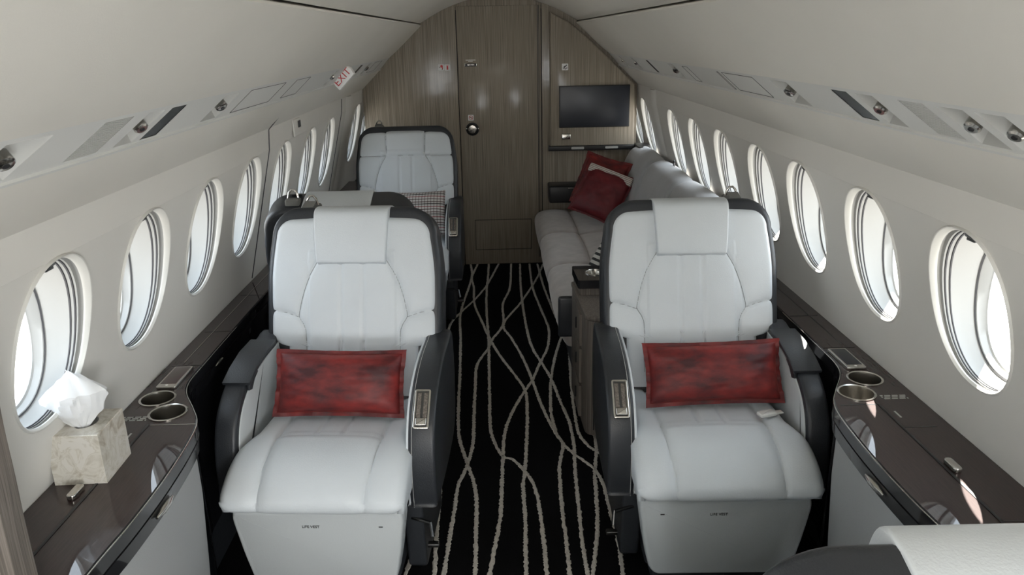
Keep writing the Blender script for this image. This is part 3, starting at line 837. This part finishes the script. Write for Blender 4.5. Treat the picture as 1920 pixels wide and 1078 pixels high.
# ------------------------------------------------------------------ seats
RC = math.atan(.318)
def seat_dist(a, b_, segs):
    best = 9
    for (x0, y0, x1, y1) in segs:
        dx, dy = x1-x0, y1-y0; L = dx*dx+dy*dy
        t = 0 if L == 0 else max(0, min(1, ((a-x0)*dx+(b_-y0)*dy)/L))
        d = math.hypot(a-x0-t*dx, b_-y0-t*dy)
        if d < best: best = d
    return best
def segs_of(poly, mirror=True):
    P = spline([(x, y, 0) for x, y in poly], 6); S = []
    for a, b_ in zip(P[:-1], P[1:]):
        S.append((a.x, a.y, b_.x, b_.y))
        if mirror: S.append((-a.x, a.y, -b_.x, b_.y))
    return S
def bk(a, b_, t):   # backrest frame to seat frame
    return Vector((a, .272+b_*math.sin(RC)-t*math.cos(RC), .435+b_*math.cos(RC)+t*math.sin(RC)))
def half_w(b_):
    if b_ < .17: return .232
    if b_ < .20: return .232+(.290-.232)*((b_-.17)/.03)**.5
    if b_ < .40: return .290
    if b_ < .545: return .290-.016*((b_-.40)/.145)**1.5
    t = min(1, (b_-.545)/.073)
    return .274-.085*(1-math.sqrt(max(0, 1-t*t)))
def make_seat(name, m, label, kind='front', headrest=True, hook=True, vest=True):
    root = empty(name, (0, 0, 0), 0, label, 'seat')
    # --- backrest
    A = segs_of([(.118, .47), (.150, .41), (.172, .35), (.187, .285), (.186, .268), (.170, .24), (.163, .20), (.163, .05)])
    A += segs_of([(.290, .292), (.24, .287), (.187, .270)])
    D = segs_of([(.042, .47), (.042, .02)])+segs_of([(.034, .47), (.034, .02)])
    if kind == 'far': A += segs_of([(.29, .468), (0, .468)]) + segs_of([(.112, .468), (.118, .66)])
    def tf(a, b_, u=None, W_=None):
        if W_ is None: W_ = half_w(b_); u = a/W_
        t = .062+.012*(1-u*u)
        d = seat_dist(a, b_, A); t -= .0065*math.exp(-(d/.0042)**2)+.004*math.exp(-(d/.020)**2)
        d = seat_dist(a, b_, D); t -= .0055*math.exp(-(d/.0030)**2)
        if abs(a) < .15 and .1 < b_ < .5: t += .004
        if kind == 'far' and b_ > .468 and abs(a) < .115: t += .008
        ed = (1-abs(u))*W_; t -= .022*math.exp(-(max(0, ed)/.008)**1.5)
        et = .618-b_; t -= .025*math.exp(-(max(0, et)/.012)**1.5)
        return t
    NU, rows = 130, []
    b_ = .0
    while b_ < .545: rows.append(b_); b_ += .0065
    for k in range(15): rows.append(.545+.073*math.sin(k/14*PI/2))
    V = []; Fc = []
    for b_ in rows:
        W_ = half_w(b_)
        for i in range(NU+1):
            u = -1+2*i/NU; uu = math.copysign(1-(1-abs(u))**1.25, u) if False else u
            a = uu*W_
            t = tf(a, b_, u, W_)
            if i in (0, NU): t = .0
            V.append(bk(a*m, b_, t))
    n_ = NU+1
    for j in range(len(rows)-1):
        for i in range(NU): Fc.append((j*n_+i, j*n_+i+1, (j+1)*n_+i+1, (j+1)*n_+i))
    W_ = half_w(.618); base = len(V)
    for i in range(n_): V.append(bk(m*(-1+2*i/NU)*W_, .622, .0))
    for i in range(NU): Fc.append(((len(rows)-1)*n_+i, (len(rows)-1)*n_+i+1, base+i+1, base+i))
    mesh_obj('backrest', V, Fc, LEATHER, root, True, 60)
    polys = [[(.118, .465), (.150, .41), (.172, .35), (.187, .285), (.186, .268), (.170, .24), (.163, .20), (.163, .05)], [(.286, .292), (.24, .287), (.187, .270)]]
    if kind == 'far': polys += [[(.286, .468), (.15, .468), (.0, .468)], [(.112, .468), (.118, .60)]]
    for pl in polys:
        P = spline([(x, y, 0) for x, y in pl], 8)
        for s_ in (1, -1):
            mb = MB(); mb.tube([bk(s_*p.x, p.y, tf(s_*p.x, p.y)+.0010) for p in P], .0012, 5)
            mb.build('seam_piping', SEAM, root)
    # --- shell
    out = []
    bs = [-.12, .0, .10, .16, .185, .20]+[.2+.345*k/8 for k in range(1, 9)]+[.545+.105*math.sin(k/8*PI/2) for k in range(1, 9)]
    def sw(b_):
        t = min(1, max(0, (b_-.545)/.105)); e = .014
        if b_ < .15: return .236
        if b_ < .2: return .236+(.304-.236)*((b_-.15)/.05)**.5
        return (half_w(min(b_, .545))+e)-(.10*(1-math.sqrt(max(0, 1-t*t))) if b_ > .545 else 0)
    right = [(sw(b_), b_) for b_ in bs]
    out = right+[(-a, b_) for a, b_ in reversed(right)]
    mb = MB(); mb.prism(out, -.085, .054, .020, lambda a, b_, d: bk(a, b_, d)); mb.build('shell', BLACKL, root)
    # --- headrest wrap
    if headrest:
        hp = [(.462, .060), (.456, .085), (.463, .094), (.50, .098), (.56, .096), (.61, .092), (.634, .080), (.650, .050), (.658, .0), (.655, -.05), (.646, -.092), (.62, -.104), (.52, -.106), (.52, -.090), (.60, -.080), (.64, .0), (.60, .05)]
        hp = [(p.x, p.y) for p in spline([(a, b_, 0) for a, b_ in hp], 4, True)]
        def hm(a, b_, d):
            k = 1.02+.10*max(0, (a-.46))/.2
            return bk(d*k, a, b_)
        mb = MB(); mb.prism(hp, -.116, .116, .006, hm, .004); mb.build('headrest', LEATHER, root, angle=50)
    # --- seat cushion
    path = spline([(0, .27, .437), (0, .10, .452), (0, -.04, .463), (0, -.12, .466), (0, -.20, .458), (0, -.265, .437), (0, -.315, .405), (0, -.335, .375), (0, -.33, .352), (0, -.30, .340), (0, -.24, .338)], 7)
    NU = 90; V = []; Fc = []; sl = 0; S = []
    for i, p in enumerate(path):
        if i: sl += (p-path[i-1]).length
        S.append(sl)
    s_cr = .365
    SA = segs_of([(.165, 0), (.165, .30), (.160, .44), (.155, .60), (.153, .72)])
    for i, p in enumerate(path):
        t = (path[min(i+1, len(path)-1)]-path[max(0, i-1)]).normalized(); nr = Vector((0, t.z, -t.y))
        if nr.z < 0 and p.z > .45: nr = -nr
        W_ = .240+.026*max(0, min(1, (S[i]-.33)/.10))
        if p.z < .41: W_ -= .022*min(1, (.41-p.z)/.07)**2
        col = []
        for k in range(NU+1):
            u = -1+2*k/NU; a = u*W_
            h = .010*(1-u*u)
            d = seat_dist(a, S[i], SA); h -= .008*math.exp(-(d/.0045)**2)+.008*math.exp(-(d/.022)**2)
            if abs(a) < .165 and S[i] < s_cr:
                q = min(1, (s_cr-S[i])/.03)
                h -= .007*q
                for ax in (.036, .044): h -= .004*math.exp(-((abs(a)-ax)/.0032)**2)*q*1.3
            if abs(a) < .16: h -= .007*math.exp(-((S[i]-s_cr)/.006)**2)
            ed = (1-abs(u))*W_; h -= .022*math.exp(-(ed/.012)**1.3)
            if p.z < .39: h = -.004+(h+.004)*max(0, (p.z-.338)/.052) if abs(u) < .95 else h*.6
            col.append(p+Vector((a*m, 0, 0))+nr*h)
        lo = Vector((W_*.985*m, min(p.y+.0, .27) if p.y > -.31 else -.31, .342))
        col = [Vector((-lo.x, lo.y, lo.z))]+col+[lo]
        V += col
    n_ = NU+3
    for j in range(len(path)-1):
        for i in range(n_-1): Fc.append((j*n_+i, j*n_+i+1, (j+1)*n_+i+1, (j+1)*n_+i))
    mesh_obj('seat_cushion', V, Fc, LEATHER, root, True, 60)
    # --- front panel
    fp = [(-.245, .332), (.245, .332), (.252, .30), (.235, .18), (.216, .08), (.195, .055), (-.195, .055), (-.216, .08), (-.235, .18), (-.252, .30)]
    fp = roundpoly(fp, .018, 4)
    mb = MB(); mb.prism(fp, -.285, -.20, .012, lambda a, b_, d: Vector((a, d+(.33-b_)*.06, b_)), .010)
    fpn = mb.build('front_panel', LEATHER_W, root)
    if vest:
        text('lettering', 'LIFE VEST', .0125, INK, frame((-.02, -.2832, .277), (1, 0, 0), (0, -.06, 1)), root)
        mb = MB(); mb.box((.185*m, -.2832, .279), (.012, .0012, .003)); mb.build('small_tab', INK, root, smooth=False)
    mb = MB(); mb.box((0, .0, .19), (.44, .44, .29), .02); mb.box((0, .02, .025), (.40, .50, .05), .01)
    mb.build('base', BLACKL, root)
    # --- arms.  aisle side = +m
    ap = [(.34, .640), (.24, .648), (.12, .644), (.02, .625), (-.06, .592), (-.115, .548), (-.150, .49), (-.168, .42), (-.175, .34), (-.170, .285), (-.15, .268), (.10, .262), (.30, .30), (.36, .45)]
    ap = [(p.x, p.y) for p in spline([(a, b_, 0) for a, b_ in ap], 4, True)]
    mb = MB(); mb.prism(ap, .252*m, .334*m, .012, lambda a, b_, d: Vector((d, a, b_)), .010); arm = mb.build('armrest', BLACKL, root)
    mb = MB(); mb.prism(inset(ap, .006), .246*m, .256*m, .003, lambda a, b_, d: Vector((d, a, b_))); mb.build('arm_inner_panel', LEATHER, root)
    mb = MB(); st = inset(ap, .010)
    mb.tube([Vector((.3325*m, a, b_)) for a, b_ in st], .0011, 5, True); mb.tube([Vector((.264*m, a, b_)) for a, b_ in inset(ap, -.0003)], .0009, 5, True)
    mb.build('stitching', PSUD, root)
    mb = MB(); mb.prism(roundpoly([(-.13, .02), (.22, .02), (.26, .275), (-.16, .275)], .02, 3), .225*m, .285*m, .01, lambda a, b_, d: Vector((d, a, b_))); mb.build('side_skirt', BLACKL, root)
    # recline lever plate set on the sloping front of the arm
    q0 = Vector((.292*m, -.040, .6035)); q1 = Vector((.292*m, -.142, .508)); cc = (q0+q1)/2+Vector((0, -.009, .008))
    Mx = frame(cc, (1, 0, 0), (q0-q1))
    def fm(a, b_, d): return Mx @ Vector((a, b_, d))
    mb = MB(); o1 = roundpoly([(-.024, -.062), (.024, -.062), (.024, .062), (-.024, .062)], .008, 5); o2 = inset(o1, .0055)
    L = [[fm(a, b_, d) for a, b_ in q] for q, d in ((o1, -.006), (o1, .0025), (inset(o1, .002), .004), (o2, .004), (o2, -.002))]
    mb.loft(L, False, False); mb.build('lever_frame', CHROME, root)
    mb = MB(); mb.loft([[fm(a, b_, .0005) for a, b_ in o2], [fm(a, b_, -.006) for a, b_ in o2]]); mb.build('lever_well', DKMETAL, root, smooth=False)
    mb = MB(); mb.prism([(-.016, -.030), (-.004, -.030), (-.004, .050), (-.016, .050)], 0, .002, .0005, fm); mb.prism([(.004, -.030), (.016, -.030), (.016, .050), (.004, .050)], 0, .002, .0005, fm); mb.build('lever_guide', WOODS, root)
    mb = MB(); mb.prism(roundpoly([(-.017, -.054), (.017, -.054), (.017, -.030), (-.017, -.030)], .003, 3), 0, .010, .004, fm); mb.build('recline_lever', CHROME, root)
    # window-side arm
    mb = MB(); mb.prism(ap, -.266*m, -.334*m, .012, lambda a, b_, d: Vector((d, a, b_)), .010); mb.build('armrest', BLACKL, root)
    mb = MB(); mb.prism(inset(ap, .024), -.262*m, -.270*m, .003, lambda a, b_, d: Vector((d, a, b_))); mb.build('arm_inner_panel', LEATHER_W, root)
    # padded lid on the window-side arm
    lp = [(.22, .646), (.12, .644), (.03, .628), (-.03, .608), (-.035, .618), (.03, .640), (.12, .657), (.22, .659)]
    mb = MB(); mb.prism(lp, -.250*m, -.338*m, .003, lambda a, b_, d: Vector((d, a, b_)), .002)
    lp2 = [(.05, .640), (-.028, .616), (-.03, .590), (-.01, .584), (.02, .607), (.05, .618)]
    mb.prism(lp2, -.254*m, -.262*m, .002, lambda a, b_, d: Vector((d, a, b_)))
    mb.build('armrest_lid', BLACKL, root)
    # floor lever and seat track
    mb = MB(); mb.tube([(.25*m, -.15, .22), (.31*m, -.17, .215), (.318*m, -.19, .18)], .006, 8); mb.box((.322*m, -.205, .165), (.035, .02, .012), .003)
    mb.build('swivel_lever', DKMETAL, root)
    mb = MB()
    for q in (-.18, .18):
        mb = MB(); mb.box((q, 0, .006), (.03, .62, .012), .003); mb.box((q, -.27, .018), (.03, .035, .03), .004)
        mb.build('floor_track', DKMETAL, root)
    if hook:
        hx = -.165*m
        mb = MB(); mb.box(bk(hx, .655, -.035), (.055, .04, .03), .008); 
        mb.loft([[bk(hx+dx, .64+k*.012, .03-k*.02)+Vector((0, 0, .01)) for dx in (-.02, .02)]+[bk(hx+dx, .64+k*.012, .03-k*.02)+Vector((0, 0, .013)) for dx in (.02, -.02)] for k in range(3)])
        mb.build('harness_strap', TAPEM, root)
        c = bk(hx, .675, -.02); mb = MB()
        mb.tube([c+Vector((-.019, 0, -.012)), c+Vector((-.016, 0, .008)), c+Vector((-.008, 0, .020)), c+Vector((.004, 0, .022)), c+Vector((.014, 0, .012)), c+Vector((.02, 0, -.012))], .0042, 8)
        mb.build('harness_guide', CHROME, root)
    return root
SL = make_seat('cabin_seat', 1, 'pale leather cabin seat on the near left with a red pillow, facing the viewer')
SL.location = (-.572, 2.2, 0); SL.rotation_euler = (0, 0, math.radians(-4.0))
SR = make_seat('cabin_seat', -1, 'pale leather cabin seat on the near right with a red pillow, facing the viewer')
SR.location = (.607, 2.2, 0); SR.rotation_euler = (0, 0, math.radians(-1.8))
mb = MB(); mb.box((.175, -.045, .478), (.055, .030, .012), .004, Matrix.Rotation(.3, 3, 'Z')); mb.box((.215, -.03, .474), (.03, .02, .006), .002, Matrix.Rotation(.3, 3, 'Z'))
mb.build('belt_tongue', PSU, SR)
S2 = copy_tree(SR); S2['label'] = 'cabin seat turned away directly behind the near left seat, showing its black rounded shell'
for ch in list(S2.children):
    if ch.name.startswith('belt_tongue'): bpy.data.objects.remove(ch)
S2.location = (-.652, 3.39, -.012); S2.rotation_euler = (0, 0, PI)
SFG = copy_tree(SL); SFG['label'] = 'cabin seat at the lower right corner turned away, only shell and headrest top showing'
SFG.location = (.535, 1.16, -.010); SFG.rotation_euler = (0, 0, PI+math.radians(-1))
SF = make_seat('cabin_seat', 1, 'pale leather cabin seat at the far left by the wood wall with a plaid pillow', kind='far', headrest=False)
SF.location = (-.60, 4.42, 0); SF.scale = (1.03, 1.03, 1.03)

# ------------------------------------------------------------------ pillows
def pillow(name, w_, h_, th, mat, label, loc, rot, flange=.018, flmat=None, N=40, grp=None, cat='pillow', seed=1):
    root = empty(name, loc, 0, label, cat, grp); root.rotation_euler = rot
    V = []; Fc = []
    for side in (1, -1):
        for j in range(N+1):
            for i in range(N+1):
                u = -1+2*i/N; v = -1+2*j/N
                k = (1-abs(u)**3.2)*(1-abs(v)**3.2); k = max(0, k)**.6
                pin = 1-.035*(1-abs(v)**2)*abs(u)**4; piv = 1-.06*(1-abs(u)**2)*abs(v)**4
                nz = mnoise.noise(Vector((u*2.2+seed, v*2.2, side)))*.006+mnoise.noise(Vector((u*6, v*6+seed, side)))*.0025
                V.append(Vector((u*w_/2*pin, v*h_/2*piv, side*(th/2*k+(nz if k > .05 else 0)+.002))))
    n_ = N+1
    for s_ in range(2):
        b0 = s_*n_*n_
        for j in range(N):
            for i in range(N): Fc.append((b0+j*n_+i, b0+j*n_+i+1, b0+(j+1)*n_+i+1, b0+(j+1)*n_+i))
    def rim(i, j): return j*n_+i
    B_ = [rim(i, 0) for i in range(N)]+[rim(N, j) for j in range(N)]+[rim(N-i, N) for i in range(N)]+[rim(0, N-j) for j in range(N)]
    for a, b_ in zip(B_, B_[1:]+B_[:1]): Fc.append((a, b_, b_+n_*n_, a+n_*n_))
    mesh_obj('cover', V, Fc, mat, root, True, 70)
    if flange:
        loop = [V[i]*1 for i in B_]; mb = MB(); out = []; q = len(loop)
        for i, p in enumerate(loop):
            d = Vector((p.x/(w_/2), p.y/(h_/2), 0)); mxx = max(abs(d.x), abs(d.y))
            e = Vector((math.copysign(1, d.x) if abs(d.x) > mxx-.06 else 0, math.copysign(1, d.y) if abs(d.y) > mxx-.06 else 0, 0))
            wob = .0035*math.sin(i*.55+seed)+.002*math.sin(i*1.3)
            out.append(p+e*flange+Vector((0, 0, wob-p.z)))
        inn = [Vector((p.x*.985, p.y*.985, 0)) for p in loop]
        mb.loft([[v+Vector((0, 0, .003)) for v in inn], [v+Vector((0, 0, .002)) for v in out], [v+Vector((0, 0, -.002)) for v in out], [v+Vector((0, 0, -.003)) for v in inn]], False, False)
        mb.build('flange', flmat or mat, root)
    return root
pillow('throw_pillow', .40, .195, .115, VELVET, 'oblong red velvet pillow standing on the near left seat', (-.567, 2.27, .568), (math.radians(62), math.radians(1), math.radians(-3)), flmat=VELVET, seed=2, flange=.012)
pillow('throw_pillow', .425, .187, .115, VELVET, 'oblong red velvet pillow standing on the near right seat', (.640, 2.275, .565), (math.radians(62), math.radians(-1), math.radians(-1)), flmat=VELVET, seed=9, flange=.012)
pillow('throw_pillow', .30, .27, .09, PLAID, 'striped plaid pillow leaning on the far left seat', (-.50, 4.52, .62), (math.radians(66), math.radians(-3), math.radians(-8)), flange=0, seed=4)
pa = pillow('throw_pillow', .31, .34, .09, VELVET, 'bright red pillow at the sofa head, behind the dark red one', (.655, 5.13, .665), (math.radians(64), math.radians(-14), math.radians(-38)), seed=5, flange=.014)
pb = pillow('throw_pillow', .31, .33, .11, VELVETD, 'dark red velvet pillow with a striped band leaning in front on the sofa', (.640, 4.95, .625), (math.radians(60), math.radians(-11), math.radians(-30)), seed=6, flange=.012)
for p_, (rz_, rx_, ro_) in ((pa, (-28, 66, -13)), (pb, (-22, 60, -19))):
    p_.rotation_euler = (Matrix.Rotation(math.radians(rz_), 3, 'Z') @ Matrix.Rotation(math.radians(rx_), 3, 'X') @ Matrix.Rotation(math.radians(ro_), 3, 'Z')).to_euler()
mb = MB(); mb.box((0, .136, .012), (.312, .058, .040), .012); o = mb.build('ribbed_band', BANDW, pb); o['label'] = 'cream ribbed band along the top'
pillow('throw_pillow', .30, .30, .09, BANDS, 'black and white striped pillow lying on the sofa behind the near right seat', (.56, 3.66, .56), (math.radians(55), math.radians(10), math.radians(-50)), seed=7, flange=0)

# ------------------------------------------------------------------ sofa
sofa = empty('sofa', (.6, 4.4, 0), 0, 'long grey suede three place sofa along the right wall', 'sofa')
off = Vector((.6, 4.4, 0))
def sweep_part(name, prof, y0, y1, mat, r=.04, rr=None, puff=.012):
    P = [(p.x, p.y) for p in spline([(a, b_, 0) for a, b_ in prof], 5, True)]
    N = 20; loops = []
    for k in range(N+1):
        t = k/N; y = y0+(y1-y0)*t
        e = min(y-y0, y1-y)
        ins = 0
        if e < r: ins = (rr or r*.8)*(1-math.sqrt(max(0, 1-(1-e/r)**2)))
        ins -= puff*math.sin(PI*t)
        loops.append((y, ins))
    # finer ends
    ys = sorted(set([y0+r*(1-math.cos(k/6*PI/2)) for k in range(7)]+[y1-r*(1-math.cos(k/6*PI/2)) for k in range(7)]+[y0+(y1-y0)*k/10 for k in range(1, 10)]))
    L = []
    for y in ys:
        e = min(y-y0, y1-y); ins = 0
        if e < r: ins = (rr or r*.8)*(1-math.sqrt(max(0, 1-(1-e/r)**2)))
        ins -= puff*math.sin(PI*(y-y0)/(y1-y0))
        L.append([Vector((a, y, b_))-off for a, b_ in inset(P, ins)])
    mb = MB(); mb.loft(L); return mb.build(name, mat, sofa, angle=60)
YS = [3.38, 4.06, 4.76, 5.44]
for i in range(3):
    y0, y1 = YS[i], YS[i+1]
    sweep_part('seat_front_roll', [(.47, .405), (.40, .425), (.31, .425), (.25, .405), (.225, .36), (.235, .29), (.262, .22), (.30, .20), (.40, .22), (.48, .30)], y0, y1, SUEDE, .035, .025, .008)
    sweep_part('seat_cushion', [(.85, .40), (.72, .418), (.60, .422), (.50, .412), (.468, .39), (.475, .30), (.60, .25), (.85, .25)], y0, y1, SUEDE, .03, .02, .006)
    sweep_part('back_cushion', [(.80, .42), (.79, .50), (.825, .65), (.87, .78), (.91, .845), (.965, .868), (1.01, .862), (1.02, .80), (1.00, .60), (.98, .45), (.92, .38), (.84, .38)], y0, y1, SUEDEL, .05, .035, .010)
mb = MB(); mb.box(Vector((.62, 4.41, .12))-off, (.62, 2.04, .24), .02); mb.build('base', BLACKL, sofa)
mb = MB(); mb.box(Vector((.275, 3.36, .37))-off, (.10, .03, .20), .02); mb.build('end_panel', BLACKL, sofa)
c = Vector((.99, 4.45, .885))-off
mb = MB(); mb.tube([c+Vector((0, -.012, -.02)), c+Vector((0, -.010, .015)), c+Vector((0, 0, .026)), c+Vector((0, .010, .015)), c+Vector((0, .012, -.02))], .004, 8); mb.box(c+Vector((0, 0, -.02)), (.02, .04, .02), .004); mb.build('harness_guide', DKMETAL, sofa)
cs = empty('corner_shelf', (1.0, 5.40, .86), 0, 'small black curved shelf in the far right corner behind the sofa', 'shelf')
mb = MB(); mb.prism(roundpoly([(-.06, -.14), (.02, -.14), (.04, .10), (-.06, .10)], .03, 5), -.015, .015, .006, lambda a, b_, d: Vector((a, b_, d))); mb.build('shelf_top', BLACK, cs)

# ------------------------------------------------------------------ side cabinet between sofa and near right seat
cab = empty('side_cabinet', (.42, 3.1, 0), 0, 'narrow grey wood cabinet with a cup holder tray between sofa and right seat', 'cabinet')
oc = Vector((.42, 3.1, 0))
def zf(a, b_, d): return Vector((a, b_, d))-oc
body = roundpoly([(.300, 2.86), (.56, 2.86), (.56, 3.33), (.285, 3.33)], .05, 5, [.05, .01, .01, .01])
mb = MB(); mb.prism(body, .02, .53, .003, zf); mb.build('body', WOODS, cab)
mb = MB(); mb.prism(inset(body, -.004), .53, .55, .005, zf); mb.build('counter', WOODS, cab)
mb = MB(); mb.prism(roundpoly([(.300, 3.13), (.56, 3.13), (.56, 3.33), (.292, 3.33)], .01, 3), .55, .585, .003, zf); mb.build('riser', WOODS, cab)
tr = roundpoly([(.292, 3.115), (.56, 3.115), (.56, 3.335), (.285, 3.335)], .012, 4)
hole = [(.375+.04*math.cos(2*PI*k/32), 3.225+.04*math.sin(2*PI*k/32)) for k in range(32)]
sheet('tray_top', tr, [hole], lambda a, b_: zf(a, b_, .622), LEDGEB, cab)
mb = MB(); mb.loft([[zf(a, b_, .622) for a, b_ in tr], [zf(a, b_, .585) for a, b_ in tr]], False, True); mb.build('tray', LEDGEB, cab, smooth=False, recalc=False)
mb = MB(); mb.lathe([(.040, 0), (.044, .0005), (.044, .003), (.040, .0045), (.038, 0), (.037, -.033), (.01, -.034)], zf(.375, 3.225, .622), 32, None, False, True); mb.build('cup_holder', CHROME, cab)
for z0, z1 in ((.37, .51), (.20, .355), (.04, .185)):
    mb = MB(); mb.prism([(3.0, z0), (3.30, z0), (3.30, z1), (3.0, z1)], .284-.42, .30-.42, .003, lambda a, b_, d: Vector((d, a-3.1, b_)), .002); dr = mb.build('drawer', WOODS, cab)
    mb = MB(); mb.box((.281-.42, .0, (z0+z1)/2), (.008, .012, .05), .003); mb.build('pull', BLACK, dr)
mb = MB()
for k in range(10): mb.box((.33-.42+k*.02, -.243, .28), (.004, .004, .46))
mb.build('front_fluting', BLACK, cab, smooth=False)

# ------------------------------------------------------------------ tissue box
tb = empty('tissue_box', (-1.030, 1.645, ZL), math.radians(2), 'square cream marble tissue box cover standing on the left ledge', 'tissue box')
bw, bd, bh = .118, .134, .126
mb = MB()
sq = [(-bw/2, -bd/2), (bw/2, -bd/2), (bw/2, bd/2), (-bw/2, bd/2)]
mb.loft([[Vector((a, b_, z)) for a, b_ in q] for q, z in ((inset(sq, .006), 0), (sq, 0.0005), (sq, bh-.0015), (inset(sq, .0015), bh))], True, False)
mb.build('stone_sides', MARBLE, tb, smooth=False)
hl = [(.026*math.cos(2*PI*k/32)+.004, .032*math.sin(2*PI*k/32)+.0) for k in range(32)]
sheet('stone_top', inset(sq, .0015), [hl], lambda a, b_: Vector((a, b_, bh)), MARBLE, tb)
mb = MB(); mb.loft([[Vector((a, b_, bh)) for a, b_ in hl], [Vector((a, b_, bh-.012)) for a, b_ in hl], [Vector((a, b_, bh-.04)) for a, b_ in hl]], False, True); mb.build('opening', PSUD, tb, recalc=False)
ts = empty('paper_tissue', (-1.032, 1.635, ZL+bh-.01), 0, 'crumpled white tissue standing up out of the marble box', 'tissue')
V = []; Fc = []; NA, NR = 56, 34
for j in range(NR+1):
    t = j/NR
    for i in range(NA):
        th = 2*PI*i/NA
        fold = .5*math.sin(th*3+.6)+.35*math.sin(th*5+2.0+t*2)+.2*math.sin(th*9+1)
        if t < .62:
            q = t/.62; rad = .012+.052*math.sin(q*PI/2)**1.1; z = .088*q
        else:
            q = (t-.62)/.38; rad = .064*(1-q)**.75*(1-.12*q); z = .088+.040*math.sin(q*PI/2)
        cr_ = abs(mnoise.noise(Vector((math.cos(th)*2.1, math.sin(th)*2.1, t*3.2))))
        rad *= 1+.20*fold*min(1, t*2.2)*(.7)-.25*cr_
        z += .020*math.sin(th+2.4)*t*(1 if t > .5 else t*2)+.012*(cr_-.2)*t
        x = rad*math.cos(th)*.98; y = rad*math.sin(th)*.80
        V.append((x*1.22-.010*t, y, z))
for j in range(NR):
    for i in range(NA):
        k = (i+1) % NA; Fc.append((j*NA+i, j*NA+k, (j+1)*NA+k, (j+1)*NA+i))
mesh_obj('sheet', V, Fc, PAPER, ts, True, 18)

# ------------------------------------------------------------------ groups of like things
for o in bpy.data.objects:
    if o.parent is None and o.get('label'):
        b = o.name.split('.')[0]
        if b == 'cabin_seat': o['group'] = 'pale leather cabin seats'
        elif b == 'throw_pillow': o['group'] = 'throw pillows on the seats and sofa'
        elif b == 'pictogram_sign': o['group'] = 'small white signs on the far wood wall'
